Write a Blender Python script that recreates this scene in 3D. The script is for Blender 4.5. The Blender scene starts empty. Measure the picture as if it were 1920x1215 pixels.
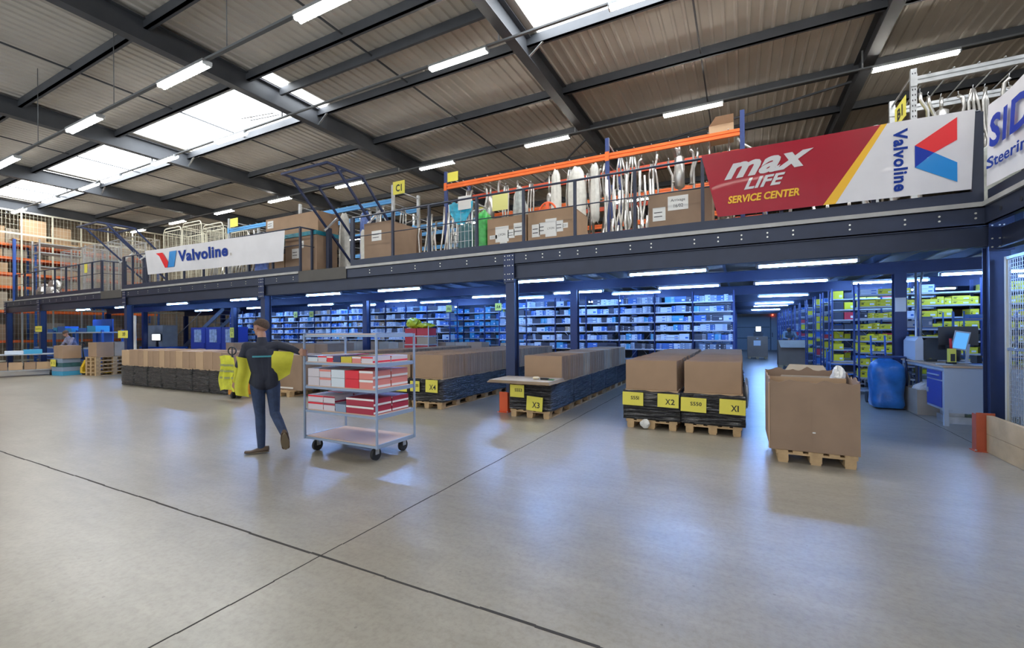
import bpy, math, random
from mathutils import Vector, Matrix
random.seed(7)
SC = bpy.context.scene
COL = SC.collection
PI = math.pi
# ------------------------------------------------------------------ camera
cd = bpy.data.cameras.new('camera'); cam = bpy.data.objects.new('camera', cd); COL.objects.link(cam)
cd.sensor_width = 36.0; cd.lens = 832.0 / 1920.0 * 36.0; cd.shift_y = 13.5 / 1920.0; cd.clip_end = 200
cam.matrix_world = Matrix.Translation((0, 0, 1.6)) @ Matrix.Rotation(math.radians(27.27), 4, 'Z') @ Matrix.Rotation(PI/2, 4, 'X') @ Matrix.Rotation(math.radians(-0.40), 4, 'Z')
SC.camera = cam
# ------------------------------------------------------------------ world, exposure
w = bpy.data.worlds.new('world'); SC.world = w; w.use_nodes = True
w.node_tree.nodes['Background'].inputs[0].default_value = (0.86, 0.93, 1.0, 1)
w.node_tree.nodes['Background'].inputs[1].default_value = 0.75  # added soft fill; hall left open behind the camera to let it in
SC.view_settings.view_transform = 'Standard'; SC.view_settings.look = 'None'
SC.view_settings.exposure = 1.25; SC.view_settings.gamma = 1.0; SC.view_settings.use_curve_mapping = False
SC.cycles.use_denoising = True
SC.cycles.max_bounces = 7; SC.cycles.diffuse_bounces = 4; SC.cycles.glossy_bounces = 3; SC.cycles.transmission_bounces = 4; SC.cycles.transparent_max_bounces = 8
SC.cycles.sample_clamp_indirect = 6.0
HALL_TUBE = 36.0      # strength of the hall's tubes
MEZZ_TUBE = 66.0      # strength of the tubes under the mezzanine
SKY_PANE = 4.2        # daylight through the roof panes

# ------------------------------------------------------------------ materials
_M = {}
def mat(name, col, rough=0.6, metal=0.0, var=0.0, scale=6.0, bump=0.0, bscale=30.0, emis=0.0, alpha=1.0, trans=0.0, coat=0.0, spec=0.5):
    if name in _M: return _M[name]
    m = bpy.data.materials.new(name); m.use_nodes = True; nt = m.node_tree; b = nt.nodes['Principled BSDF']
    c = (col[0], col[1], col[2], 1)
    b.inputs['Base Color'].default_value = c; b.inputs['Roughness'].default_value = rough; b.inputs['Metallic'].default_value = metal
    b.inputs['Alpha'].default_value = alpha; b.inputs['Transmission Weight'].default_value = trans
    b.inputs['Coat Weight'].default_value = coat; b.inputs['Specular IOR Level'].default_value = spec
    if emis: b.inputs['Emission Color'].default_value = c; b.inputs['Emission Strength'].default_value = emis
    if var or bump:
        tc = nt.nodes.new('ShaderNodeTexCoord'); nz = nt.nodes.new('ShaderNodeTexNoise'); nz.inputs['Scale'].default_value = scale; nz.inputs['Detail'].default_value = 5
        nt.links.new(tc.outputs['Object'], nz.inputs['Vector'])
        if var:
            mr = nt.nodes.new('ShaderNodeMapRange'); mr.inputs['From Min'].default_value = .3; mr.inputs['From Max'].default_value = .7
            mr.inputs['To Min'].default_value = 1 - var; mr.inputs['To Max'].default_value = 1 + var
            vm = nt.nodes.new('ShaderNodeVectorMath'); vm.operation = 'SCALE'; vm.inputs[0].default_value = col
            nt.links.new(nz.outputs['Fac'], mr.inputs['Value']); nt.links.new(mr.outputs['Result'], vm.inputs['Scale']); nt.links.new(vm.outputs['Vector'], b.inputs['Base Color'])
        if bump:
            nb = nt.nodes.new('ShaderNodeTexNoise'); nb.inputs['Scale'].default_value = bscale; nb.inputs['Detail'].default_value = 4
            nt.links.new(tc.outputs['Object'], nb.inputs['Vector'])
            bp = nt.nodes.new('ShaderNodeBump'); bp.inputs['Strength'].default_value = bump; bp.inputs['Distance'].default_value = 0.02
            nt.links.new(nb.outputs['Fac'], bp.inputs['Height']); nt.links.new(bp.outputs['Normal'], b.inputs['Normal'])
    _M[name] = m
    return m
def lamp_mat(name, col, strength):
    if name in _M: return _M[name]
    m = bpy.data.materials.new(name); m.use_nodes = True; nt = m.node_tree; nt.nodes.clear()
    e = nt.nodes.new('ShaderNodeEmission'); o = nt.nodes.new('ShaderNodeOutputMaterial'); e.inputs[0].default_value = (*col, 1); e.inputs[1].default_value = strength
    nt.links.new(e.outputs[0], o.inputs[0]); _M[name] = m
    return m
NAVY = mat('navy_steel', (.024, .033, .066), .42, .15, .12, 3)
NAVY2 = mat('navy_paint', (.020, .034, .100), .38, .2, .1, 3)
GREYST = mat('grey_steel', (.085, .095, .115), .5, .15, .1, 2)
ROOFST = mat('roof_steel', (.075, .082, .095), .55, .1, .12, 2)
GALV = mat('galvanised_steel', (.50, .52, .54), .38, .75, .15, 8)
STRIP = mat('pale_edge_steel', (.42, .42, .41), .5, .2, .1, 4)
CARD = mat('brown_cardboard', (.37, .245, .155), .8, 0, .08, 2.5)
CARD2 = mat('light_cardboard', (.50, .34, .205), .8, 0, .06, 2.5)
CARD3 = mat('dull_cardboard', (.30, .205, .14), .82, 0, .1, 2.5)
CARDG = mat('grey_cardboard', (.40, .34, .27), .85, 0, .1, 3)
WOOD = mat('pallet_wood', (.50, .34, .18), .8, 0, .22, 7, .3, 30)
PLY = mat('plywood', (.55, .38, .24), .6, 0, .1, 5)
WHITE = mat('white_paper', (.80, .80, .78), .7)
BLACK = mat('black_plastic', (.015, .016, .02), .35)
RUBBER = mat('black_rubber', (.02, .02, .022), .7)
INK = mat('black_ink', (.012, .012, .015), .6)
YEL = mat('yellow_card', (.80, .72, .10), .6, 0, .05, 3)
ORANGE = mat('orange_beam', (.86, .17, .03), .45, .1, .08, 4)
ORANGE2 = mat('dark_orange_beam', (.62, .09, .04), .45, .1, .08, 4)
BLUEB = mat('sky_blue_beam', (.10, .36, .72), .45, .1, .05, 4)
BLUEP = mat('blue_paint', (.04, .12, .42), .45, .1, .05, 4)
CREAM = mat('cream_steel', (.66, .64, .52), .5, .2, .08, 3)
CHROME = mat('exhaust_steel', (.50, .49, .47), .32, .85, .15, 7)
RED = mat('red_plastic', (.62, .03, .035), .45)
DRED = mat('rust_red_steel', (.48, .10, .045), .5, .1, .1, 5)

# ------------------------------------------------------------------ mesh builder
class MB:
    def __init__(s): s.v = []; s.f = []; s.m = []; s.mats = []; s.cur = 0; s.smooth = []
    def use(s, m):
        if m not in s.mats: s.mats.append(m)
        s.cur = s.mats.index(m); return s
    def face(s, idx, smooth=False): s.f.append(idx); s.m.append(s.cur); s.smooth.append(smooth)
    def quad(s, a, b, c, d):
        n = len(s.v); s.v += [tuple(a), tuple(b), tuple(c), tuple(d)]; s.face((n, n+1, n+2, n+3)); return s
    def box(s, x0, x1, y0, y1, z0, z1):
        n = len(s.v)
        s.v += [(x0,y0,z0),(x1,y0,z0),(x1,y1,z0),(x0,y1,z0),(x0,y0,z1),(x1,y0,z1),(x1,y1,z1),(x0,y1,z1)]
        for f in ((0,3,2,1),(4,5,6,7),(0,1,5,4),(1,2,6,5),(2,3,7,6),(3,0,4,7)): s.face(tuple(n+i for i in f))
        return s
    def obox(s, c, d, rz=0, rx=0, ry=0):
        M = Matrix.Translation(c) @ Matrix.Rotation(rz, 4, 'Z') @ Matrix.Rotation(ry, 4, 'Y') @ Matrix.Rotation(rx, 4, 'X')
        n = len(s.v); h = [q/2 for q in d]
        for x, y, z in ((-1,-1,-1),(1,-1,-1),(1,1,-1),(-1,1,-1),(-1,-1,1),(1,-1,1),(1,1,1),(-1,1,1)): s.v.append(tuple(M @ Vector((x*h[0], y*h[1], z*h[2]))))
        for f in ((0,3,2,1),(4,5,6,7),(0,1,5,4),(1,2,6,5),(2,3,7,6),(3,0,4,7)): s.face(tuple(n+i for i in f))
        return s
    def bar(s, p, q, w, h=None, up=(0,0,1)):
        h = h or w; p = Vector(p); q = Vector(q); d = (q-p).normalized(); u = Vector(up)
        if abs(d.dot(u)) > .98: u = Vector((0,1,0))
        sx = d.cross(u).normalized(); sz = sx.cross(d).normalized(); n = len(s.v)
        for e in (p, q):
            for a, b in ((-1,-1),(1,-1),(1,1),(-1,1)): s.v.append(tuple(e + sx*a*w/2 + sz*b*h/2))
        for f in ((0,1,2,3),(7,6,5,4),(0,4,5,1),(1,5,6,2),(2,6,7,3),(3,7,4,0)): s.face(tuple(n+i for i in f))
        return s
    def tube(s, pts, r, k=8, cap=True, closed=False):
        pts = [Vector(p) for p in pts]; n0 = len(s.v); N = len(pts); rr = r if isinstance(r, (list, tuple)) else [r]*N; ref = None
        for i, p in enumerate(pts):
            if closed: d = pts[(i+1) % N] - pts[i-1]
            else: d = (pts[min(i+1, N-1)] - pts[max(i-1, 0)])
            d.normalize()
            if ref is None:
                u = Vector((0,0,1)) if abs(d.z) < .9 else Vector((1,0,0)); sx = d.cross(u).normalized()
            else: sx = (ref - d*ref.dot(d)).normalized()
            ref = sx; sy = d.cross(sx)
            for j in range(k):
                a = 2*PI*j/k; s.v.append(tuple(p + (sx*math.cos(a) + sy*math.sin(a))*rr[i]))
        for i in range(N if closed else N-1):
            i2 = (i+1) % N
            for j in range(k): s.face((n0+i*k+j, n0+i*k+(j+1)%k, n0+i2*k+(j+1)%k, n0+i2*k+j), True)
        if cap and not closed: s.face(tuple(n0+j for j in reversed(range(k)))); s.face(tuple(n0+(N-1)*k+j for j in range(k)))
        return s
    def cyl(s, c, r, h, axis='Z', k=16):
        c = Vector(c); d = {'X': Vector((1,0,0)), 'Y': Vector((0,1,0)), 'Z': Vector((0,0,1))}[axis]
        return s.tube([c - d*h/2, c + d*h/2], r, k)
    def grid(s, fn, nu, nv, smooth=True):
        n = len(s.v)
        for j in range(nv+1):
            for i in range(nu+1): s.v.append(tuple(fn(i/nu, j/nv)))
        for j in range(nv):
            for i in range(nu): a = n + j*(nu+1) + i; s.face((a, a+1, a+nu+2, a+nu+1), smooth)
        return s
    def prism(s, poly, y0, y1, axes='xz'):
        n = len(s.v); k = len(poly)
        for y in (y0, y1):
            for a, b in poly:
                s.v.append({'xz': (a, y, b), 'yz': (y, a, b), 'xy': (a, b, y)}[axes])
        s.face(tuple(n+i for i in range(k))); s.face(tuple(n+k+i for i in reversed(range(k))))
        for i in range(k): s.face((n+i, n+k+i, n+k+(i+1) % k, n+(i+1) % k))
        return s
    def build(s, name, parent=None, m=None, off=None):
        me = bpy.data.meshes.new(name)
        o0 = Vector((0,0,0))
        if off is not None: o0 = Vector(off)
        elif parent is not None:
            p = parent
            while p is not None: o0 += p.location; p = p.parent
        me.from_pydata([tuple(Vector(v) - o0) for v in s.v], [], s.f)
        ms = s.mats if s.mats else [m]
        for q in ms: me.materials.append(q)
        for i, p in enumerate(me.polygons): p.material_index = s.m[i]; p.use_smooth = s.smooth[i]
        me.update()
        o = bpy.data.objects.new(name, me); COL.objects.link(o)
        if parent is not None: o.parent = parent
        elif off is not None: o.location = o0
        return o
def mb(m): return MB().use(m)
def tag(o, label=None, cat=None, group=None, kind=None):
    if label: o['label'] = label
    if cat: o['category'] = cat
    if group: o['group'] = group
    if kind: o['kind'] = kind
    return o
def thing(name, label, cat, loc=(0,0,0), group=None):
    o = bpy.data.objects.new(name, None); COL.objects.link(o); o.location = loc; o.empty_display_size = .1
    return tag(o, label, cat, group)
def struct(name, b, m=None): return tag(b.build(name, None, m), kind='structure')
KIDS = {}
def dup(root, loc=None, rz=None, label=None, group=None, parent=None):
    kids = [k for k in bpy.data.objects if k.parent is root] if root not in KIDS else KIDS[root]
    KIDS[root] = kids
    c = root.copy(); COL.objects.link(c)
    if parent is not None: c.parent = parent
    if loc is not None: c.location = loc
    if rz is not None: c.rotation_euler = (0, 0, rz)
    if label: c['label'] = label
    if group: c['group'] = group
    for k in kids: dup(k, parent=c)
    return c
# text: returns (verts 2d in unit box, faces)
_TX = {}
def glyphs(txt, shear=0.0, bold=0.0, space=1.0):
    key = (txt, shear, bold, space)
    if key in _TX: return _TX[key]
    c = bpy.data.curves.new('txt', 'FONT'); c.body = txt; c.size = 1; c.shear = shear; c.offset = bold; c.space_character = space; c.resolution_u = 3
    o = bpy.data.objects.new('txt', c); COL.objects.link(o); dg = bpy.context.evaluated_depsgraph_get(); dg.update()
    me = bpy.data.meshes.new_from_object(o.evaluated_get(dg))
    vs = [(v.co.x, v.co.y) for v in me.vertices]; fs = [tuple(p.vertices) for p in me.polygons]
    bpy.data.objects.remove(o); bpy.data.curves.remove(c); bpy.data.meshes.remove(me)
    x0 = min(v[0] for v in vs); x1 = max(v[0] for v in vs); y0 = min(v[1] for v in vs); y1 = max(v[1] for v in vs)
    r = ([((x-x0)/(x1-x0), (y-y0)/(y1-y0)) for x, y in vs], fs, (x1-x0)/(y1-y0)); _TX[key] = r
    return r
def put_text(b, txt, fn, shear=0.0, bold=0.0, space=1.0):
    """fn maps the unit box (u, v) of the lettering to a point"""
    vs, fs, a = glyphs(txt, shear, bold, space); n = len(b.v)
    b.v += [tuple(fn(u, v)) for u, v in vs]
    for f in fs: b.face(tuple(n+i for i in f))
    return a
def put_poly(b, poly, fn):
    n = len(b.v); b.v += [tuple(fn(u, v)) for u, v in poly]; b.face(tuple(range(n, n+len(poly))))
def frame(o, ux, uz, nrm, d=0.0):
    o = Vector(o) + Vector(nrm)*d; ux = Vector(ux); uz = Vector(uz)
    return lambda u, v: o + ux*u + uz*v
ORD = ['first','second','third','fourth','fifth','sixth','seventh','eighth','ninth','tenth','eleventh','twelfth','thirteenth','fourteenth','fifteenth','sixteenth','seventeenth','eighteenth','nineteenth','twentieth']
# ================================================================== the hall
# floor: worn polished concrete with two sawn joints
def floor_mat():
    m = bpy.data.materials.new('polished_concrete'); m.use_nodes = True; nt = m.node_tree; b = nt.nodes['Principled BSDF']; N = nt.nodes.new; L = nt.links.new
    tc = N('ShaderNodeTexCoord')
    def noise(sc, det=6, mp=None, rough=.6):
        n = N('ShaderNodeTexNoise'); n.inputs['Scale'].default_value = sc; n.inputs['Detail'].default_value = det; n.inputs['Roughness'].default_value = rough
        if mp:
            k = N('ShaderNodeMapping'); k.inputs['Scale'].default_value = mp; k.inputs['Rotation'].default_value = (0, 0, .35); L(tc.outputs['Object'], k.inputs['Vector']); L(k.outputs['Vector'], n.inputs['Vector'])
        else: L(tc.outputs['Object'], n.inputs['Vector'])
        return n
    def ramp(src, a, b_, c0, c1):
        r = N('ShaderNodeValToRGB'); r.color_ramp.elements[0].position = a; r.color_ramp.elements[1].position = b_
        r.color_ramp.elements[0].color = (*c0, 1); r.color_ramp.elements[1].color = (*c1, 1); L(src, r.inputs['Fac']); return r
    big = noise(.45, 5); mid = noise(2.2, 8, (1, 2.4, 1)); fine = noise(24, 4, None, .7); streak = noise(3.0, 6, (.6, 5.0, 1))
    r1 = ramp(big.outputs['Fac'], .2, .8, (.215, .196, .160), (.365, .340, .285))
    r2 = ramp(mid.outputs['Fac'], .15, .85, (.84, .835, .82), (1.13, 1.125, 1.11))
    r3 = ramp(fine.outputs['Fac'], .34, .56, (.86, .85, .83), (1.02, 1.02, 1.02))
    r4 = ramp(streak.outputs['Fac'], .3, .6, (.94, .935, .93), (1.02, 1.02, 1.02))
    cur = r1.outputs['Color']
    for r in (r2, r3, r4):
        mx = N('ShaderNodeMix'); mx.data_type = 'RGBA'; mx.blend_type = 'MULTIPLY'; mx.inputs['Factor'].default_value = 1.0
        L(cur, mx.inputs['A']); L(r.outputs['Color'], mx.inputs['B']); cur = mx.outputs['Result']
    # dark pits
    vo = N('ShaderNodeTexVoronoi'); vo.inputs['Scale'].default_value = 5; L(tc.outputs['Object'], vo.inputs['Vector'])
    lt = N('ShaderNodeMath'); lt.operation = 'LESS_THAN'; lt.inputs[1].default_value = .045; L(vo.outputs['Distance'], lt.inputs[0])
    ml = N('ShaderNodeMath'); ml.operation = 'MULTIPLY'; ml.inputs[1].default_value = .35; L(lt.outputs[0], ml.inputs[0])
    mx = N('ShaderNodeMix'); mx.data_type = 'RGBA'; L(ml.outputs[0], mx.inputs['Factor']); L(cur, mx.inputs['A']); mx.inputs['B'].default_value = (.05, .045, .04, 1)
    L(mx.outputs['Result'], b.inputs['Base Color'])
    rr = ramp(big.outputs['Fac'], .1, .9, (.285, .285, .285), (.36, .36, .36)); L(rr.outputs['Color'], b.inputs['Roughness'])
    b.inputs['Specular IOR Level'].default_value = .62
    bp = N('ShaderNodeBump'); bp.inputs['Strength'].default_value = .05; bp.inputs['Distance'].default_value = .01; L(fine.outputs['Fac'], bp.inputs['Height']); L(bp.outputs['Normal'], b.inputs['Normal'])
    return m
FX0, FX1, FY0, FY1 = -36.0, 14.0, -9.0, 42.0
fl = mb(floor_mat()).box(FX0, FX1, FY0, FY1, -.2, 0); struct('floor', fl)
JT = mat('joint_filler', (.035, .030, .026), .8)
def wob(a, b_, ax, c, wd, n=60):
    """a slightly ragged sawn joint, one millimetre proud of the slab"""
    g = mb(JT)
    for i in range(n):
        t0 = a + (b_-a)*i/n; t1 = a + (b_-a)*(i+1)/n; o = .004*math.sin(i*1.7) ; w2 = wd*(.8 + .35*random.random())
        if ax == 'X': g.box(t0, t1, c-w2+o, c+w2+o, .0, .0012)
        else: g.box(c-w2+o, c+w2+o, t0, t1, .0, .0012)
    return g
struct('trim_1', wob(FX0, FX1, 'X', 2.19, .009, 140)); struct('trim_2', wob(FY0, 16, 'Y', -2.685, .006, 90)); struct('trim_3', wob(4.5, 16, 'Y', 2.86, .005, 30))
# roof deck: pale corrugated sheet with openings for the roof panes
DECK = mat('roof_sheet', (.58, .555, .51), .65, .05, .06, 1.2)
RAFT = [-33.0, -25.85, -18.7, -11.5, -4.4, 2.75, 9.9]
BAYS = [(-33.0, -25.85), (-25.85, -18.7), (-18.7, -11.5), (-4.4, 2.75), (2.75, 9.9)]
SKY0, SKY1 = 7.5, 9.5
def deck_piece(g, x0, x1, y0, y1):
    p = .25; n = int(round((x1-x0)/p)); 
    for i in range(n):
        a = x0 + (x1-x0)*i/n; q = (x1-x0)/n; prof = [(a, 8.5), (a+q*.62, 8.5), (a+q*.72, 8.465), (a+q*.90, 8.465), (a+q, 8.5)]
        for (xa, za), (xb, zb) in zip(prof, prof[1:]): g.quad((xa, y0, za), (xa, y1, za), (xb, y1, zb), (xb, y0, zb))
g = mb(DECK)
deck_piece(g, -36, 14, FY0, SKY0); deck_piece(g, -36, 14, SKY1, FY1)
holes = BAYS; x = -36
for a, b_ in holes:
    if a + .3 > x: deck_piece(g, x, a + .3, SKY0, SKY1)
    x = b_ - .12
deck_piece(g, x, 14, SKY0, SKY1); deck_piece(g, -11.5-.12+.12, -11.2, SKY0, SKY1)
g.box(-36, 14, FY0, FY1, 9.2, 9.3)
struct('ceiling', g)
PANE = lamp_mat('daylit_pane', (.93, .97, 1.0), SKY_PANE)
for i, (a, b_) in enumerate(BAYS):
    g = mb(PANE).box(a+.25, b_-.08, SKY0, SKY1, 8.56, 8.58)
    wn = struct('window_%d' % (i+1), g)
    f = mb(GALV)
    for yy in (SKY0, SKY1): f.box(a+.25, b_-.08, yy-.03, yy+.03, 8.44, 8.58)
    f.box((a+b_)/2-.015, (a+b_)/2+.015, SKY0, SKY1, 8.52, 8.56)
    if i == 2: f.bar((-14.2, 8.7, 8.5), (-12.9, 8.95, 8.5), .05); f.bar((-14.1, 8.9, 8.5), (-12.9, 9.1, 8.5), .05); f.bar((-13.9, 8.5, 8.52), (-13.9, 9.2, 8.52), .03)
    f.build('window_frame', wn)
# narrow pane east of the -11.5 rafter
g = mb(PANE).box(-11.35, -11.05, SKY0, SKY1, 8.44, 8.46); wn = struct('window_6', g); mb(GALV).box(-11.38, -11.04, 8.1, 8.16, 8.40, 8.44).build('window_frame', wn)
# roof rafters
def ibeam_y(g, x, y0, y1, z0, z1, w=.2, t=.018):
    g.box(x-w/2, x+w/2, y0, y1, z0, z0+t); g.box(x-w/2, x+w/2, y0, y1, z1-t, z1); g.box(x-t/2, x+t/2, y0, y1, z0+t, z1-t)
rw = ['beside the end wall mesh', 'second from the end wall', 'third from the end wall', 'above the cart puller', 'above the middle of the mezzanine', 'above the red banner', 'above the fenced wing']
for x, s in zip(RAFT, rw):
    g = mb(ROOFST); ibeam_y(g, x, FY0, FY1, 7.9, 8.42, .24)
    r = g.build('roof_beam'); tag(r, 'deep dark grey roof beam running front to back, ' + s, 'beam', 'roof beams across the hall')
# purlins
prl = [-7.2, -4.8, -2.4, 0.0, 2.5, 4.95, 7.2, 9.4, 11.75, 14.3, 16.7, 19.1, 21.5, 24, 26.5, 29, 31.5, 34]
for i, y in enumerate(prl):
    g = mb(ROOFST).box(-35.5, 13.5, y-.035, y+.035, 8.24, 8.462)
    g.box(-35.5, 13.5, y-.035, y+.09, 8.24, 8.25)
    side = 'in front of the roof panes' if y < 7 else ('edging the roof panes' if y < 10 else 'behind the roof panes')
    k = sum(1 for q in prl[:i] if (q < 7) == (y < 7) and (7 <= q < 10) == (7 <= y < 10))
    tag(g.build('roof_purlin'), 'dark roof purlin under the corrugated sheet, the %s %s' % (ORD[k], side), 'purlin', 'roof purlins')
tag(mb(ROOFST).box(-11.4, -4.5, 8.06, 8.13, 8.24, 8.462).build('roof_purlin'), 'short dark purlin between two roof beams in line with the roof panes', 'purlin')
# thin tie rods between purlins, mid bay
for i, (a, b_) in enumerate(zip(RAFT, RAFT[1:])):
    m_ = (a+b_)/2
    g = mb(ROOFST).bar((m_, FY0, 8.33), (m_, 36, 8.33), .035)
    tag(g.build('tie_rod'), 'thin dark tie rod halfway between roof beams, the %s from the end wall' % ORD[i], 'rod', 'tie rods under the roof sheet')
for i, (p, q) in enumerate((((2.64, 14.5, 8.1), (-4.29, 16.5, 8.1)), ((-4.51, 14.5, 8.15), (-8.5, 19, 8.15)), ((-11.4, 16.8, 8.15), (-8.0, 24, 8.15)))):
    tag(mb(ROOFST).bar(p, q, .05).build('wind_brace'), ['slanted brace under the roof above the orange rack', 'slanted brace under the roof above the wrapped cages', 'slanted brace under the roof near the folding gate'][i], 'brace')
# walls
def corr_mat(name, c0, c1, sc, ax):
    m = bpy.data.materials.new(name); m.use_nodes = True; nt = m.node_tree; b = nt.nodes['Principled BSDF']; N = nt.nodes.new; L = nt.links.new
    b.inputs['Roughness'].default_value = .6; b.inputs['Base Color'].default_value = (*c0, 1)
    return m
WALLC = mat('wall_sheet', (.34, .27, .19), .6, .05, .06, 2)
def corr_wall_y(g, x, y0, y1, z0, z1, dx):
    p = .3; n = int((y1-y0)/p)
    for i in range(n):
        a = y0 + p*i; prof = [(a, 0), (a+p*.5, 0), (a+p*.62, dx), (a+p*.88, dx), (a+p, 0)]
        for (ya, o1), (yb, o2) in zip(prof, prof[1:]): g.quad((x+o1, ya, z0), (x+o2, yb, z0), (x+o2, yb, z1), (x+o1, ya, z1))
g = mb(WALLC); corr_wall_y(g, -35.2, FY0, FY1, 0, 8.5, .05); g.box(-36, -35.5, FY0, FY1, 0, 9.2); struct('wall_left', g)
g = mb(mat('wall_back_sheet', (.16, .14, .12), .7, 0, .05, 2)).box(-36, 14, FY1-.3, FY1, 0, 9.2); struct('wall_back', g)
g = mb(mat('wall_right_sheet', (.30, .28, .25), .7, 0, .05, 2)).box(13.7, 14, FY0, FY1, 0, 9.2); struct('wall_right', g)

# ------------------------------------------------------------------ hall lamps on tracks
TUBEH = lamp_mat('hall_tube_glow', (1.0, .95, .86), HALL_TUBE)
def make_lamp(glow, name='ceiling_lamp', L=1.5):
    t = thing(name, 'x', 'lamp')
    mb(GALV).box(-L/2-.02, L/2+.02, -.085, .085, .03, .085).box(-L/2-.03, -L/2, -.07, .07, -.01, .05).box(L/2, L/2+.03, -.07, .07, -.01, .05).build('lamp_housing', t)
    for s in (-1, 1): mb(glow).cyl((0, s*.042, .0), .019, L, 'X', 10).build('lamp_tube', t)
    return t
proto = make_lamp(TUBEH); first = [True]
def place(p, loc, label, group):
    if p.name in USED: return dup(p, loc, None, label, group)
    USED.add(p.name); KIDS[p] = [k for k in bpy.data.objects if k.parent is p]; p.location = loc; tag(p, label, None, group); return p
USED = set()
TRK = mat('lamp_track_steel', (.16, .17, .18), .5, .3)
rows = [(4.48, 6.30, 'low hung row', [-34, 6], [-26.05, -21.95, -17.85, -13.1, -9.05, -5.15, -1.0, 3.1]),
        (8.30, 7.66, 'row by the roof panes', [-34, 12], [-31.5, -27.7, -23.9, -21.9, -18.0, -14.1, -5.6, -1.4, 3.0]),
        (13.2, 7.66, 'row over the mezzanine', [-34, 12], [3.55, -1.15, -5.5, -9.85, -14.3, -18.7, -23.0, -27.3, -31.6]),
        (20.5, 7.5, 'row beyond the pipe racks', [-34, 12], [-31, -26.5, -22, -17.6, -13.2, -8.8, -4.4, 0]),
        (-2.5, 6.9, 'row behind the camera', [-34, 12], [-20, -15, -10, -5, 0, 5])]
for y, z, nm, (a, b_), xs in rows:
    g = mb(TRK).box(a, b_, y-.03, y+.03, z+.085, z+.125)
    tr = thing('lamp_track', 'long thin grey track carrying tube lamps, ' + nm, 'lamp track', (0, y, z))
    g.build('track_rail', tr)
    if z < 7.2:
        k = 0
        for xx in range(int(a)+2, int(b_), 4): mb(TRK).tube([(xx+.3, y, z+.12), (xx+.3, y, 8.3)], .008, 5).build('suspension_rod', tr)
    else:
        for xx in RAFT: mb(GALV).box(xx-.16, xx-.13, y-.02, y+.02, z+.12, 8.2).build('suspension_rod', tr)
    xs = sorted(xs)
    for i, xx in enumerate(xs):
        place(proto, (xx, y, z), 'lit tube lamp in the %s, %s from end wall' % (nm, ORD[i]), 'hall lamps, ' + nm)
# knee braces at rafters and small security camera
for i, (x, y) in enumerate(((-4.4, 9.4), (-11.5, 9.4), (-18.7, 9.4), (-25.85, 9.4), (-18.7, 7.2), (-25.85, 7.2))):
    tag(mb(GALV if y > 8 else ROOFST).bar((x, y, 7.95), (x+.55 if y > 8 else x-.4, y, 8.35), .05, .02).build('knee_brace'), 'small slanted brace from the %s roof beam to the purlin %s the roof pane' % ({-4.4: 'middle', -11.5: 'cart-side', -18.7: 'third', -25.85: 'second'}[x], 'behind' if y > 8 else 'before'), 'brace', 'knee braces')
# ================================================================== mezzanine
MZ = 3.2
mz = thing('mezzanine_platform', 'dark blue steel mezzanine floor with pale edge strip and bolted beams', 'mezzanine', (-14, 8, MZ))
G1 = (-10.56, -8.78); G2 = (-22.02, -20.36)
def segs(a, b_, gaps):
    out = []; x = a
    for g0, g1 in sorted(gaps): out.append((x, g0)); x = g1
    out.append((x, b_)); return out
g = mb(mat('deck_board', (.20, .15, .10), .8)).box(-32.3, 13.6, 8.06, 38, 3.155, 3.2).box(2.95, 13.6, -6, 8.06, 3.155, 3.2); g.build('deck_board', mz)
for a, b_ in segs(-32.3, 2.85, (G1, G2)):
    mb(STRIP).box(a, b_, 7.965, 8.05, 3.19, 3.25).build('edge_strip', mz)
mb(STRIP).box(2.815, 2.90, -6, 8.05, 3.19, 3.25).build('edge_strip', mz)
for a, b_ in (G1, G2):
    mb(mat('gate_sill', (.085, .080, .074), .6, 0, .08, 3)).box(a, b_, 7.98, 8.0, 2.955, 3.25).build('sill_plate', mz)
def chan_x(name, x0, x1, y, z0, z1, m, t=.012, d=.06):
    g = mb(m).box(x0, x1, y, y+t, z0, z1).box(x0, x1, y-.0, y+d, z0, z0+t).box(x0, x1, y, y+d, z1-t, z1); g.build(name, mz)
chan_x('edge_channel', -32.3, 2.9, 8.005, 2.955, 3.19, NAVY)
def ibeam_x(name, x0, x1, y, z0, z1, m, w=.13):
    g = mb(m).box(x0, x1, y-w/2, y+w/2, z0, z0+.014).box(x0, x1, y-w/2, y+w/2, z1-.014, z1).box(x0, x1, y-.03, y-.018, z0+.014, z1-.014); return g.build(name, mz)
ibeam_x('main_beam', -32.3, 2.9, 8.085, 2.67, 2.95, NAVY)
for y in (12.0, 16.0, 20.0, 24.0, 28.0, 32.0, 36.0): ibeam_x('main_beam', -32.3, 13.5, y, 2.75 if y < 13 else 2.72, 3.0, NAVY2 if y < 17 else NAVY)
# side edge of the wing towards the camera
mb(NAVY).box(2.85, 2.862, -6, 8.0, 2.955, 3.19).box(2.85, 2.93, -6, 8.0, 2.955, 2.967).build('edge_channel', mz)
g = mb(NAVY).box(3.0, 3.012, -6, 8.0, 2.62, 2.9).box(2.94, 3.07, -6, 8.0, 2.62, 2.634); g.build('main_beam', mz)
for k in range(24): mb(BLACK).cyl((2.848, 7.6-.45*k, 3.07), .03, .006, 'X', 12).build('beam_hole', mz)
# joists
jm = None; n = 0
for k in range(64):
    x = -32.0 + .72*k
    if jm is None:
        jm = mb(mat('joist_steel', (.10, .13, .21), .42, .3)).box(x-.03, x-.024, 8.12, 38, 3.0, 3.15).box(x-.03, x+.03, 8.12, 38, 3.0, 3.008).build('joist', mz); x0 = x
    else:
        c = jm.copy(); COL.objects.link(c); c.location.x += x - x0
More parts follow.
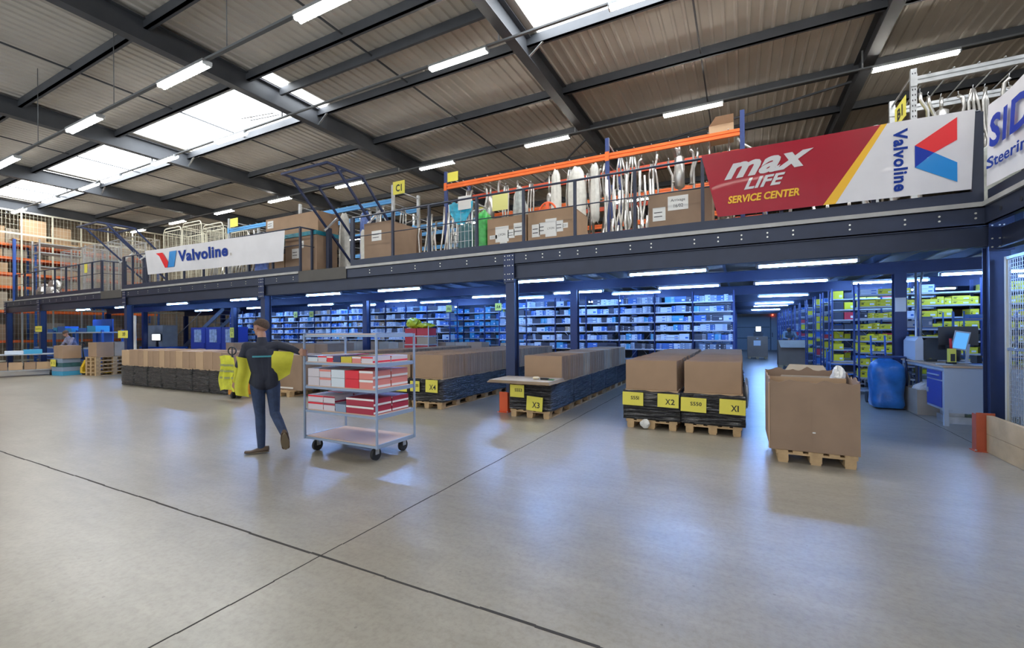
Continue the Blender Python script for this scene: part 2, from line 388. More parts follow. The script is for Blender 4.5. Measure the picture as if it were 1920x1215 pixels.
# bolt pairs on the front channel
BOLT = mat('zinc_bolt', (.75, .74, .66), .3, .6)
def bolt(g, x, y, z, r=.013): g.cyl((x, y, z), r, .012, 'Y', 8)
r2 = random.Random(3); x = -31.8; bp0 = None
while x < 2.8:
    if not any(a-.1 < x < b_+.1 for a, b_ in (G1, G2)):
        if bp0 is None:
            g = mb(BOLT); bolt(g, x, 8.0, 3.045); bolt(g, x, 8.0, 3.11); bp0 = g.build('bolt_pair', mz); xb = x
        else: c = bp0.copy(); COL.objects.link(c); c.location.x += x - xb
    x += r2.choice((.34, .36, .62, .70, .36)) if x > -4 else .70
# columns
def column(x, y, label, h=2.67, grp='mezzanine columns', extra=True, w=.2):
    t = thing('steel_column', label, 'column', (x, y, 0), grp)
    g = mb(NAVY2).box(x-w/2, x+w/2, y-w/2, y-w/2+.014, 0, h).box(x-w/2, x+w/2, y+w/2-.014, y+w/2, 0, h).box(x-.07, x-.058, y-w/2+.014, y+w/2-.014, 0, h).box(x+.058, x+.07, y-w/2+.014, y+w/2-.014, 0, h).box(x-.01, x+.01, y-w/2+.014, y+w/2-.014, 0, h); g.build('column_shaft', t)
    mb(NAVY2).box(x-.16, x+.16, y-.16, y+.16, 0, .02).build('base_plate', t)
    if extra and y < 9:
        g = mb(NAVY2).box(x-.12, x+.12, 7.985, 8.003, 2.60, 3.17); g.build('joint_plate', t)
        b = mb(BOLT)
        for dx in (-.09, -.02, .02, .09):
            for zz in (2.65, 2.76, 2.93, 3.05, 3.13): bolt(b, x+dx, 7.982, zz, .010)
        b.build('bolt_group', t)
    return t
cl = {-32.2: 'at the far west corner of the mezzanine', -28.1: 'carrying a blank yellow card', -20.2: 'carrying the X9 card', -12.17: 'behind the wrapped carton block', -4.18: 'beside the X3 pallet row', 2.96: 'beside the packing desk and mesh fence'}
cols = {}
for x in cl:
    cols[(x, 8)] = column(x if x < 2 else 3.0, 8.13, 'front navy steel column ' + cl[x])
    for j, y in enumerate((12.0, 16.0, 20.0, 24.0)):
        if (x, y) == (-32.2, 16.0): pass
        yy = y if not (x == 2.96 and y > 17) else y + .0
        cols[(x, y)] = column(x, yy, 'navy steel column in the %s line, behind the front one %s' % (ORD[j+1], cl[x]), 2.75 if y < 13 else 2.72)
column(3.05, 4.0, 'navy steel column under the fenced wing nearest the camera', 2.6, extra=False)
tag(mb(mat('concrete_post', (.16, .19, .22), .7, 0, .1, 3)).box(2.72, 3.1, 21.7, 22.1, 0, 2.95).build('building_column'), 'broad grey building column at the aisle with a red sign', 'column')
# red sign on it
s = thing('fire_sign', 'small red and white sign on the broad grey column', 'sign', (2.85, 21.69, 2.1)); mb(RED).box(2.76, 3.0, 21.68, 21.695, 1.98, 2.2).build('sign_board', s); mb(WHITE).box(2.79, 2.86, 21.674, 21.68, 2.02, 2.16).build('sign_mark', s)
# conduit beside column and paper
tag(mb(GALV).tube([(3.20, 11.9, 0.0), (3.20, 11.9, 2.75)], .022, 8).build('conduit_pipe'), 'pale vertical conduit beside the second line column by the printer', 'conduit', 'conduits by the printer')
tag(mb(GALV).tube([(3.27, 11.9, 0.0), (3.27, 11.9, 2.5), (3.31, 11.9, 2.75)], .022, 8).build('conduit_pipe'), 'pale conduit with a kink at its top near the printer', 'conduit', 'conduits by the printer')
tag(mb(WHITE).box(2.86, 3.04, 11.872, 11.878, 1.95, 2.24).build('paper_notice'), 'white paper notice fixed on the column behind the printer', 'notice')

# ------------------------------------------------------------------ signs
def card(name, label, x0, x1, y, z0, z1, txts, parent=None, m=YEL, rot=0.0, d=.004, ax='x', cat='sign', group=None):
    """card facing -Y; txts: (string, u0, u1, v0, v1, bold)"""
    cx, cz = (x0+x1)/2, (z0+z1)/2; cr, sr = math.cos(rot), math.sin(rot)
    def P(u, v, dd):
        dx, dz = x0+(x1-x0)*u - cx, z0+(z1-z0)*v - cz
        return (cx + dx*cr - dz*sr, y - dd, cz + dx*sr + dz*cr)
    g = mb(m); n = len(g.v)
    for dd in (0, d):
        for u, v in ((0,0),(1,0),(1,1),(0,1)): g.v.append(P(u, v, dd))
    for f in ((4,5,6,7),(3,2,1,0),(0,1,5,4),(1,2,6,5),(2,3,7,6),(3,0,4,7)): g.face(f)
    if parent is None:
        o = g.build(name, None, off=(cx, y, cz)); tag(o, label, cat, group)
    else:
        o = g.build(name, parent)
        if label: o['label'] = label
    for t in txts:
        s, u0, u1, v0, v1, bo = t[:6]
        k = mb(t[6] if len(t) > 6 else INK); put_text(k, s, lambda u, v: P(u0+(u1-u0)*u, v0+(v1-v0)*v, d+.002), 0, bo); k.build('lettering', o)
    return o
card('yellow_sign', 'yellow card lettered X9 on the front column', -20.62, -19.88, 7.97, 1.45, 1.72, [('X9', .45, .75, .25, .78, .03)], cat='sign')
card('yellow_sign', 'plain yellow card with a thin line of print on the west column', -28.5, -27.75, 8.0, 1.72, 1.98, [('RECEPTION', .1, .9, .4, .6, .01)])
card('yellow_sign', 'pale yellow sheet on the second line column behind the worker', -20.35, -20.05, 11.885, 1.4, 1.85, [('12', .2, .8, .6, .85, 0), ('8', .4, .6, .15, .4, 0)])

# ------------------------------------------------------------------ railings
def railing(label, xs, x0, x1, y=8.03, thick=()):
    t = thing('guard_railing', label, 'railing', ((x0+x1)/2, y, MZ+.05), 'mezzanine guard railings')
    mb(NAVY).tube([(x0, y, 4.45), (x1, y, 4.45)], .022, 8).build('top_rail', t)
    mb(NAVY).tube([(x0, y, 3.97), (x1, y, 3.97)], .011, 6).build('mid_rail', t)
    mb(NAVY).box(x0, x1, y-.03, y-.024, 3.25, 3.40).build('toe_board', t)
    for i, x in enumerate(xs):
        w = .055 if i in thick else .026
        mb(NAVY).box(x-w, x+w, y-.022, y+.03, 3.2, 4.44).build('post', t)
    return t
ra = railing('navy guard railing along the west end of the mezzanine edge', [-30.85,-29.8,-28.66,-27.52,-26.44,-25.3,-24.08,-22.88,-22.05], -30.9, -22.03, thick=(0, 8))
rb = railing('navy guard railing behind the white lettered banner', [-20.3,-19.64,-18.65,-17.34,-16.25,-15.12,-13.92,-12.79,-11.7,-10.55], -20.3, -10.55, thick=(0,))
rc = railing('navy guard railing from the folding gate to the red banner', [-8.6,-7.29,-6.22,-4.96,-3.86,-2.78,-1.66,-.55,.57,1.7,2.79], -8.6, 2.82, thick=(0, 10))
for t, x in ((ra, -22.03), (rb, -10.55)):
    mb(NAVY).tube([(x, 8.03, 4.45), (x+.05, 8.75, 4.45)], .022, 8).build('top_rail', t); mb(NAVY).tube([(x, 8.03, 3.97), (x+.05, 8.75, 3.97)], .011, 6).build('mid_rail', t)
    mb(NAVY).box(x-.01, x+.04, 8.36, 8.41, 3.2, 4.45).build('post', t)
t = thing('guard_railing', 'navy guard railing on the wing edge behind the second white banner', 'railing', (2.88, 4, MZ+.05), 'mezzanine guard railings')
mb(NAVY).tube([(2.9, 7.98, 4.45), (2.9, -6, 4.45)], .022, 8).build('top_rail', t); mb(NAVY).tube([(2.9, 7.98, 3.97), (2.9, -6, 3.97)], .011, 6).build('mid_rail', t)
mb(NAVY).box(2.87, 2.876, -6, 7.98, 3.25, 3.40).build('toe_board', t)
for k in range(11): mb(NAVY).box(2.88, 2.93, 6.8-1.2*k, 6.85-1.2*k, 3.2, 4.44).build('post', t)
tag(mb(mat('cobalt_steel', (.03, .10, .42), .45)).box(-31.05, -30.93, 7.95, 8.05, 3.2, 6.2).build('tall_post'), 'tall cobalt blue post at the west end of the railing', 'post')
card('yellow_sign', 'small yellow tag on the west railing near the cages', -23.35, -23.1, 7.96, 4.05, 4.40, [])

# folding pallet gates
def gate(dx, label):
    xl, xr = -10.25+dx, -8.62+dx
    t = thing('folding_gate', label, 'gate', ((xl+xr)/2, 8.7, MZ), 'folding pallet gates on the mezzanine edge')
    W = .05
    for x in (xl, xr):
        mb(NAVY).box(x-.055, x+.055, 8.66, 8.78, 3.2, 4.52).build('pivot_post', t)
        mb(NAVY2).bar((x, 7.56, 5.58), (x, 9.56, 3.62), W).build('arm', t)
        mb(NAVY2).bar((x, 8.40, 5.58), (x, 9.58, 4.40), W).build('arm', t)
        mb(NAVY2).bar((x, 7.28, 5.6), (x, 8.45, 5.6), W).build('side_bar', t)
        mb(GALV).bar((x+.02, 8.55, 4.42), (x+.02, 8.98, 4.85), .045).build('link_plate', t)
    for y, z in ((7.30, 5.6), (7.85, 5.59), (8.42, 5.6), (9.56, 3.64), (9.57, 4.38)):
        mb(NAVY2).bar((xl, y, z), (xr, y, z), W).build('cross_bar', t)
    return t
gate(0, 'navy tube folding gate raised over the gap beside the tall carton stack')
gate(-11.75, 'navy tube folding gate raised over the gap by the roll cages')

# ------------------------------------------------------------------ banners
def cloth_mat(name, col, tr=.0):
    m = mat(name, col, .34, 0, .04, 2, .35, 2.2, coat=.06, spec=.3); return m
VINW = cloth_mat('white_vinyl', (.74, .74, .78)); VINR = cloth_mat('crimson_vinyl', (.36, .004, .022)); VINY = cloth_mat('amber_vinyl', (.88, .50, .03))
BLU = mat('royal_blue_print', (.012, .045, .30), .6, spec=.15); SKYB = cloth_mat('sky_blue_print', (.02, .26, .68)); REDP = cloth_mat('red_print', (.82, .02, .03)); SILV = cloth_mat('silver_print', (.62, .62, .64)); PBLU = mat('violet_blue_print', (.02, .05, .38), .6, spec=.15)
def banner_fn(tl, tr, bl, br, wav=.008):
    tl, tr, bl, br = map(Vector, (tl, tr, bl, br)); nrm = (tr-tl).cross(bl-tl).normalized(); L = (tr-tl).length
    def fn(u, v, d=0.0):       # v up
        p = (tl*(1-u)+tr*u)*v + (bl*(1-u)+br*u)*(1-v)
        return p + nrm*(-d if nrm.dot(Vector((0, 1, 0))) > 0 or nrm.x > .5 else d)*1.0 + Vector((0, 1, 0))*(wav*math.sin(u*L*2.1+.4)*(1-v)) + Vector((0,0,1))*(-.012*abs(math.sin(u*L*1.3))*v)
    return fn
def band(g, fn, poly_u, v0, v1, d, nu=40, nv=4):
    """cloth area between two u-limits given as functions of v"""
    a, b_ = poly_u; g.grid(lambda u, v: fn(a(v0+(v1-v0)*v)*(1-u) + b_(v0+(v1-v0)*v)*u, v0+(v1-v0)*v, d), nu, nv, True)
# 1: red banner
F = banner_fn((-.56, 7.93, 4.47), (2.74, 7.93, 4.47), (-.32, 7.93, 3.43), (2.70, 7.93, 3.42))
b1 = thing('banner', 'glossy red and white banner lettered max LIFE SERVICE CENTER', 'banner', (1.1, 7.93, 3.42))
def U(x, v, l0=-.56, l1=-.32, r0=2.74, r1=2.70):
    a = l0*v+l1*(1-v); b_ = r0*v+r1*(1-v); return (x-a)/(b_-a)
edge = lambda v: U(1.77*v+1.09*(1-v), v); edge2 = lambda v: U(1.84*v+1.24*(1-v), v)
g = mb(VINR); band(g, F, (lambda v: 0, edge), 0, 1, 0); g.build('red_field', b1)
g = mb(VINY); band(g, F, (edge, edge2), 0, 1, 0, 4); g.build('amber_stripe', b1)
g = mb(VINW); band(g, F, (edge2, lambda v: 1), 0, 1, 0); g.build('white_field', b1)
def bt(parent, name, m, txt, x0, x1, z0, z1, shear=0, bold=0, F=F, zt=4.47, zb=3.425, skew=0.0, U=U, d=.012, space=1.0):
    k = mb(m); put_text(k, txt, lambda u, v: F(U(x0+(x1-x0)*u, (z0+(z1-z0)*v+skew*u-zb)/(zt-zb)), (z0+(z1-z0)*v+skew*u-zb)/(zt-zb), d), shear, bold, space); return k.build(name, parent)
bt(b1, 'lettering', SILV, 'max', -.22, .98, 4.00, 4.25, .42, .036, skew=.06, space=1.06)
bt(b1, 'lettering', SILV, 'LIFE', .06, .62, 3.81, 3.985, .38, .034, skew=.02, space=1.06)
bt(b1, 'lettering', VINY, 'SERVICE CENTER', -.17, .80, 3.615, 3.735, .18, .034, skew=.0)
# vertical name
k = mb(BLU); put_text(k, 'Valvoline', lambda u, v: F(U(1.90+.155*v, (4.36-.86*u-3.425)/1.045), (4.36-.86*u-3.425)/1.045, .012), 0, .034, 1.10); k.build('lettering', b1)
def bp(parent, name, m, pts, F=F, zt=4.47, zb=3.425, U=U, d=.010):
    k = mb(m); put_poly(k, pts, lambda x, z: F(U(x, (z-zb)/(zt-zb)), (z-zb)/(zt-zb), d)); return k.build(name, parent)
bp(b1, 'logo_mark', REDP, [(2.13,4.10),(2.56,4.40),(2.56,4.10),(2.33,3.97)])
bp(b1, 'logo_mark', SKYB, [(2.13,3.80),(2.33,3.97),(2.56,3.80),(2.56,3.54)][::-1])
bp(b1, 'logo_mark', PBLU, [(2.13,4.10),(2.33,3.97),(2.13,3.80)][::-1])
# 2: white banner, west
F2 = banner_fn((-18.52, 7.93, 4.50), (-11.04, 7.93, 4.40), (-18.35, 7.93, 3.66), (-11.10, 7.93, 3.56), .02)
b2 = thing('banner', 'long white banner lettered Valvoline with a red and blue V mark', 'banner', (-14.8, 7.93, 3.6))
g = mb(VINW); g.grid(lambda u, v: F2(u, v, 0), 90, 5, True); g.build('cloth', b2)
U2 = lambda x, v: (x+18.45)/7.38
def bt2(name, m, txt, x0, x1, z0, z1, **k): return bt(b2, name, m, txt, x0, x1, z0, z1, F=F2, zt=4.5, zb=3.66, U=U2, d=.02, **k)
bt2('lettering', BLU, 'Valvoline', -16.34, -13.62, 3.97, 4.34, bold=.036, space=1.10)
bt2('lettering', CARDG, 'R', -13.50, -13.40, 3.98, 4.06)
def bp2(name, m, pts): return bp(b2, name, m, pts, F=F2, zt=4.5, zb=3.66, U=U2, d=.02)
bp2('logo_mark', REDP, [(-17.72,4.36),(-17.30,4.36),(-16.98,4.02),(-17.06,3.83),(-17.22,3.83),(-17.52,4.25)][::-1])
bp2('logo_mark', SKYB, [(-16.86,4.36),(-16.42,4.36),(-16.62,3.83),(-17.04,3.83),(-16.96,4.00)][::-1])
# 3: banner on the wing edge, facing west
F3 = banner_fn((2.82, 7.66, 4.40), (2.82, 3.6, 4.42), (2.82, 7.62, 3.36), (2.82, 3.6, 3.38), .0)
def F3w(u, v, d=0): 
    y = 7.76 - 4.06*u; z = 3.37 + 1.04*v + .03*math.cos(u*9)*(1-v) - .03*math.sin(u*14)**2*v
    return Vector((2.80 - d - .008*math.sin(y*9)*(1-v) , y + (.04*(1-v) if u < .02 else 0), z))
b3 = thing('banner', 'white banner with blue SIDEM lettering on the wing edge', 'banner', (2.82, 5.6, 3.37))
g = mb(VINW); g.grid(lambda u, v: F3w(u, v), 120, 5, True); g.build('cloth', b3)
k = mb(PBLU); put_text(k, 'SIDEM', lambda u, v: F3w((7.76-(7.66-1.70*u))/4.06, .43+.39*v, .03), .10, .03, 1.1); k.build('lettering', b3)
k = mb(BLU); put_text(k, 'Steering & suspension', lambda u, v: F3w((7.76-(7.70-2.7*u))/4.06, .15+.18*v, .03), .05, .02); k.build('lettering', b3)

# ------------------------------------------------------------------ lamps under the mezzanine
TUBEM = lamp_mat('mezzanine_tube_glow', (.22, .44, 1.0), MEZZ_TUBE)
pm = thing('mezzanine_lamp', 'x', 'lamp')
mb(GALV).box(-.76, .76, -.035, .035, .03, .08).box(-.79, -.75, -.03, .03, -.02, .05).box(.75, .79, -.03, .03, -.02, .05).build('lamp_housing', pm)
mb(TUBEM).cyl((0, 0, 0), .022, 1.48, 'X', 10).build('lamp_tube', pm)
mrows = [(9.6, 2.78, 'first row behind the edge beam', [1.05, -1.35, -4.35, -8.5, -11.55, -15.6, -19.9, -24.3, -28.3]),
         (12.75, 2.75, 'second row over the carton rows', [1.08, -1.25, -4.35, -7.3, -11.2, -15.5, -19.7, -24.0, 4.6]),
         (14.6, 2.80, 'row before the parts shelving', [-3.0, -7.0, -11.0, -15.0, 3.4, 6.5]),
         (18.0, 2.80, 'row above the shelving aisles', [-5.0, -9.0, -13.0, -17.0, 5.0]),
         (5.2, 2.75, 'row under the fenced wing', [4.4, 7.5])]
for y, z, nm, xs in mrows:
    for i, xx in enumerate(sorted(xs)):
        place(pm, (xx, y, z), 'bluish tube lamp under the mezzanine, %s, %s from the west' % (nm, ORD[i]), 'mezzanine lamps, ' + nm)
for i, y in enumerate((16.5, 18.6, 21, 23.5, 26, 28.5, 31, 33.5)):
    o = place(pm, (1.35, y, 2.8), 'bluish tube lamp crossing the deep aisle, %s from its mouth' % ORD[i], 'lamps in the deep aisle')
# ================================================================== pallets and carton rows
def make_pallet(L=1.2, W=.8):
    t = thing('wooden_pallet', 'x', 'pallet')
    for i, x in enumerate((-.35, -.18, 0, .18, .35)):
        w_ = .0725 if i in (0, 2, 4) else .05
        mb(WOOD).box(x-w_ if i else -W/2, x+w_ if i < 4 else W/2, -L/2, L/2, .122, .144).build('deck_board', t)
    for y in (-L/2+.07, 0, L/2-.07): mb(WOOD).box(-W/2, W/2, y-.07, y+.07, .1, .1215).build('cross_board', t)
    for x in (-.33, 0, .33):
        for y in (-L/2+.07, 0, L/2-.07): mb(WOOD).box(x-.055 if x else -.06, x+.055 if x else .06, y-.07, y+.07, .022, .0995).build('block', t)
        mb(WOOD).box(x-.05, x+.05, -L/2, L/2, 0, .0215).build('bottom_board', t)
    return t
PAL = make_pallet()
def wrap_mat():
    m = bpy.data.materials.new('black_stretch_film'); m.use_nodes = True; nt = m.node_tree; b = nt.nodes['Principled BSDF']; N = nt.nodes.new; L = nt.links.new
    b.inputs['Base Color'].default_value = (.012, .013, .018, 1); b.inputs['Roughness'].default_value = .16; b.inputs['Specular IOR Level'].default_value = 1.0
    tc = N('ShaderNodeTexCoord'); mp = N('ShaderNodeMapping'); mp.inputs['Scale'].default_value = (1.3, 1.3, 20); mp.inputs['Rotation'].default_value = (.12, .1, 0)
    n = N('ShaderNodeTexNoise'); n.inputs['Scale'].default_value = 1.6; n.inputs['Detail'].default_value = 4; n.inputs['Distortion'].default_value = 1.2
    L(tc.outputs['Object'], mp.inputs['Vector']); L(mp.outputs['Vector'], n.inputs['Vector'])
    bp = N('ShaderNodeBump'); bp.inputs['Strength'].default_value = 1.0; bp.inputs['Distance'].default_value = .09; L(n.outputs['Fac'], bp.inputs['Height']); L(bp.outputs['Normal'], b.inputs['Normal'])
    return m
WRAP = wrap_mat()
def make_wrap(seed, W=.84, L=1.21, h=.47):
    """stack of flat cartons in black film; origin bottom centre"""
    r = random.Random(seed); g = mb(WRAP); nz = 15; per = []
    k = 10
    for i in range(k): per.append((-W/2 + W*i/k, -L/2, 0, -1))
    for i in range(k): per.append((W/2, -L/2 + L*i/k, 1, 0))
    for i in range(k): per.append((W/2 - W*i/k, L/2, 0, 1))
    for i in range(k): per.append((-W/2, L/2 - L*i/k, -1, 0))
    n = len(per); base = len(g.v)
    amp = [r.uniform(.003, .014) for _ in range(nz+1)]; ph = [r.uniform(0, 6) for _ in range(nz+1)]; fq = [r.uniform(.25, .9) for _ in range(nz+1)]
    for j in range(nz+1):
        z = h*j/nz
        for i, (x, y, nx, ny) in enumerate(per):
            d = amp[j]*math.sin(ph[j]+i*fq[j]) + r.uniform(-.003, .003) if 0 < j < nz else (-.012 if j == nz else .004)
            if i % k == 0: d = min(d, 0)
            g.v.append((x+nx*d, y+ny*d, z + (r.uniform(-.012, .006) if j in (0, nz) else 0)))
    for j in range(nz):
        for i in range(n): a = base+j*n+i; b_ = base+j*n+(i+1) % n; g.face((a, b_, b_+n, a+n), True)
    g.face(tuple(reversed(range(base, base+n))))
    g.use(CARD2); z = h+.001
    g.box(-W/2+.03, W/2-.03, -L/2+.02, L/2-.02, h-.02, h+.012)
    return g.build('wrapped_load', None, off=(0, 0, 0))
WR = [make_wrap(s) for s in (1, 2, 3)]
for o in WR: tag(o, 'x', 'wrapped load')
def make_bundle(seed, W, D, H, m0, m1, edge=CARDG):
    """upright flattened cartons packed side by side; origin bottom front centre"""
    r = random.Random(seed); g = mb(m0); y = 0; k = 0
    while y < D - .008:
        t = r.uniform(.012, .026); h = H + r.uniform(-.012, .006); a = r.uniform(-.006, .006)
        g.use(m0 if k % 2 == 0 else m1); g.box(-W/2+a, W/2+a, y, min(y+t*.86, D), 0, h); y += t; k += 1
    return g.build('flat_carton_bundle', None, off=(0, 0, 0))
BND = {}
def bundle(kind, x, y, z, label, group, rz=0):
    src = BND[kind]
    if kind not in USEDB:
        USEDB.add(kind); src.location = (x, y, z); src.rotation_euler.z = rz; return tag(src, label, 'carton bundle', group)
    c = src.copy(); COL.objects.link(c); c.location = (x, y, z); c.rotation_euler = (0, 0, rz); return tag(c, label, 'carton bundle', group)
USEDB = set()
for i, d in enumerate((.16, .24, .34, .46)):
    for nm, m0, m1 in (('a', CARD, CARD3), ('b', CARDG, CARD2)):
        BND[(nm, i)] = make_bundle(10+i, .80, d, .48, m0, m1)
DEP = (.16, .24, .34, .46)
def row(nm, X, Y0, n, label, seed, start=None, sk=(2, 3, 1), kinds='a', skip=0, side='left'):
    """a line of wrapped pallets running back from Y0, upright carton bundles on top"""
    r = random.Random(seed)
    for k in range(n):
        y = Y0 + .6 + 1.215*k
        place(PAL, (X, y, 0), 'pallet under the %s row, %s from the front' % (label, ORD[k]), 'pallets of the %s row' % label)
        w_ = WR[(seed+k) % 3]
        if w_.name in USED: w_ = w_.copy(); COL.objects.link(w_)
        else: USED.add(w_.name)
        w_.location = (X, y, .145); w_.scale = (1.065 if nm in ('X1', 'X2') else 1, 1, 1); tag(w_, 'black film wrapped load of the %s row, %s from the front' % (label, ORD[k]), 'wrapped load', 'wrapped loads of the %s row' % label)
    y = start if start is not None else Y0 + .04; end = Y0 + 1.215*n - .05; i = 0
    while y < end - .2:
        s = r.choice(sk); knd = r.choice(kinds)
        bundle((knd, s), X + r.uniform(-.012, .012), y, .630, 'upright flat brown cartons on the %s row, %s bundle back' % (label, ORD[min(i, 19)]), 'carton bundles on the %s row' % label)
        y += DEP[s] + r.choice((.004, .012, .03)); i += 1
row('X1', -.39, 7.42, 4, 'X1', 1, sk=(0, 0, 1), kinds='a')
row('X2', -1.30, 7.42, 4, 'X2', 2, sk=(0, 1, 0), kinds='a')
row('X3', -3.47, 7.42, 5, 'X3', 3, start=8.05, sk=(2, 3, 1), kinds='ab')
row('X4', -5.86, 7.44, 5, 'X4', 4, sk=(2, 3, 1), kinds='a')
row('X5', -6.74, 7.44, 5, 'X5', 5, sk=(3, 2), kinds='a')
row('X6', -8.75, 7.5, 5, 'X6', 6, sk=(3, 2), kinds='a')
# yellow row cards fixed on the wrapped fronts
def front_of(label):
    return [o for o in bpy.data.objects if o.get('label') == 'black film wrapped load of the %s row, first from the front' % label][0]
def serif_card(row_, txt, x0, x1, z0, z1, rot=0.0, big=True, y=7.395):
    p = front_of(row_); o = p
    # build in world and parent to the load
    g = mb(YEL); cx, cz = (x0+x1)/2, (z0+z1)/2; cr, sr = math.cos(rot), math.sin(rot)
    def P(u, v, d): 
        dx, dz = (x1-x0)*(u-.5), (z1-z0)*(v-.5); return Vector((cx+dx*cr-dz*sr, y-d, cz+dx*sr+dz*cr))
    n = len(g.v)
    for dd in (0, .003):
        for u, v in ((0,0),(1,0),(1,1),(0,1)): g.v.append(tuple(P(u, v, dd)))
    for f in ((4,5,6,7),(3,2,1,0),(0,1,5,4),(1,2,6,5),(2,3,7,6),(3,0,4,7)): g.face(f)
    c = g.build('row_card', p)
    h = .40 if big else .26; v0 = .22 if big else .45
    a = (x1-x0)/(z1-z0); k = mb(INK); ws = [min(glyphs(ch, 0, .018)[2], .8)*h/a*(.92 if ch == '1' else 1) for ch in txt]; gp = .06*h; tot = sum(ws) + gp*(len(txt)-1); ua = .60 - tot/2
    for ch, wd in zip(txt, ws):
        ub = ua + wd
        put_text(k, ch, lambda u, v: P(ua+(ub-ua)*u, v0+h*v, .005), 0, .018)
        def bar2(u_, v_, sw): put_poly(k, [(u_-sw, v_), (u_+sw, v_), (u_+sw, v_+h*.07), (u_-sw, v_+h*.07)], lambda u, v: P(u, v, .0055))
        if ch == 'X':
            for q, vv in ((ua+wd*.1, v0), (ub-wd*.1, v0), (ua+wd*.1, v0+h*.93), (ub-wd*.1, v0+h*.93)): bar2(q, vv, wd*.17)
        if ch == '1': bar2(ua+wd*.7, v0, wd*.5)
        ua = ub + gp
    k.build('lettering', c)
    kk = mb(INK); put_poly(kk, [(.87+.012*math.cos(t), .9+.018*math.sin(t)) for t in (0, 1, 2, 3, 4, 5)], lambda u, v: P(u, v, .005)); kk.build('pin', c)
serif_card('X2', 'S551', -1.725, -1.41, .37, .585, -.01, False); serif_card('X2', 'X2', -1.20, -.90, .37, .585, -.015)
serif_card('X1', 'S550', -.815, -.47, .33, .55, -.02, False, 7.393); serif_card('X1', 'X1', -.30, .03, .33, .555, -.02, True, 7.393)
serif_card('X3', 'S553', -3.86, -3.57, .37, .60, -.01, False); serif_card('X3', 'X3', -3.52, -3.20, .14, .40, -.06)
serif_card('X4', 'X4', -5.86, -5.55, .34, .60, -.01, True, 7.41); serif_card('X4', 'S555', -6.27, -6.02, .34, .56, 0, False, 7.41); serif_card('X5', 'X5', -6.66, -6.36, .32, .56, 0, True, 7.41)
# flat sheets resting on the front of the X3 row, tape roll on top
sh = thing('flat_carton_stack', 'stack of flat cartons overhanging the front of the X3 row', 'cartons', (-3.63, 7.6, .62))
for i in range(4): mb((CARD2, CARDG)[i % 2]).obox((-3.63+.01*i, 7.62-.015*i, .645+.016*i), (1.28-.03*i, .76, .014), rz=.01*i-.02).build('flat_carton', sh)
tr = thing('tape_roll', 'roll of cream packing tape on the flat cartons of the X3 row', 'tape', (-3.38, 7.52, .70))
mb(mat('cream_tape', (.72, .62, .42), .5)).tube([(-3.38+.045*math.cos(a*PI/8), 7.52+.045*math.sin(a*PI/8), .73) for a in range(16)], .022, 8, closed=True).build('roll', tr)
tg = thing('tape_gun', 'small dark tape dispenser beside the tape roll', 'tape dispenser', (-3.2, 7.5, .70)); mb(BLACK).box(-3.28, -3.12, 7.48, 7.52, .703, .74).box(-3.15, -3.05, 7.49, 7.51, .705, .725).build('grip', tg); mb(mat('green_plastic', (.05, .2, .08), .4)).box(-3.12, -3.02, 7.475, 7.525, .7035, .72).build('blade_guard', tg)
# loose crumpled paper on the pallets
PAPER = mat('crumpled_paper', (.72, .72, .70), .8, 0, .1, 12, .6, 40)
def crumple(name, label, cat, c, s, m, seed, flat=1.0, n=9):
    r = random.Random(seed); g = mb(m)
    def P(u, v):
        a = u*2*PI; b_ = v*PI; k = 1 + .28*math.sin(3*a+seed)*math.sin(2*b_+seed) + (.16*r.random() if 0 < v < 1 and 0 < u < 1 else 0)
        return (c[0] + s[0]*k*math.sin(b_)*math.cos(a), c[1] + s[1]*k*math.sin(b_)*math.sin(a), c[2] + s[2]*(1 - math.cos(b_)*min(k, 1.1))*flat)
    g.grid(P, n*2, n, False); o = g.build(name, None, off=c); return tag(o, label, cat)
crumple('paper_strip', 'frayed strip of pale film hanging off the X1 row towards the aisle', 'film', (.07, 7.75, .40), (.035, .16, .22), mat('clear_film', (.40, .44, .50), .2), 2)
crumple('paper_strip', 'torn pale paper stuffed under the front of the X2 row', 'paper', (-1.38, 7.36, .02), (.07, .04, .07), PAPER, 5)
# west block: side by side wrapped pallets
WX = [-17.06 + .80*i for i in range(7)]
for i, x in enumerate(WX):
    for (yy, rr) in ((7.43, 'front'), (10.6, 'rear')):
        w_ = WR[i % 3].copy(); COL.objects.link(w_); w_.location = (x, yy, .012); w_.scale = (.95, 1, 1.28)
        tag(w_, 'film wrapped load, %s line of west block, %s from west end' % (rr, ORD[i]), 'wrapped load', 'wrapped loads of the west block, ' + rr)
r4 = random.Random(8)
def upright_box(name, label, x0, x1, y0, y1, z0, z1, m=CARD, group=None, open_=False, lip=.0):
    t = .006; g = mb(m)
    if open_:
        g.box(x0, x1, y0, y0+t, z0, z1).box(x0, x1, y1-t, y1, z0, z1).box(x0, x0+t, y0+t, y1-t, z0, z1).box(x1-t, x1, y0+t, y1-t, z0, z1).box(x0+t, x1-t, y0+t, y1-t, z0, z0+t)
    else:
        e = .004; g.box(x0, x1, y0, y1, z0, z1-e)
        g.box(x0, (x0+x1)/2-.003, y0+.001, y1-.001, z1-e, z1).box((x0+x1)/2+.003, x1, y0+.001, y1-.001, z1-e, z1)
    o = g.build(name, None, off=((x0+x1)/2, (y0+y1)/2, z0)); return tag(o, label, 'carton', group)
x = -17.47; i = 0
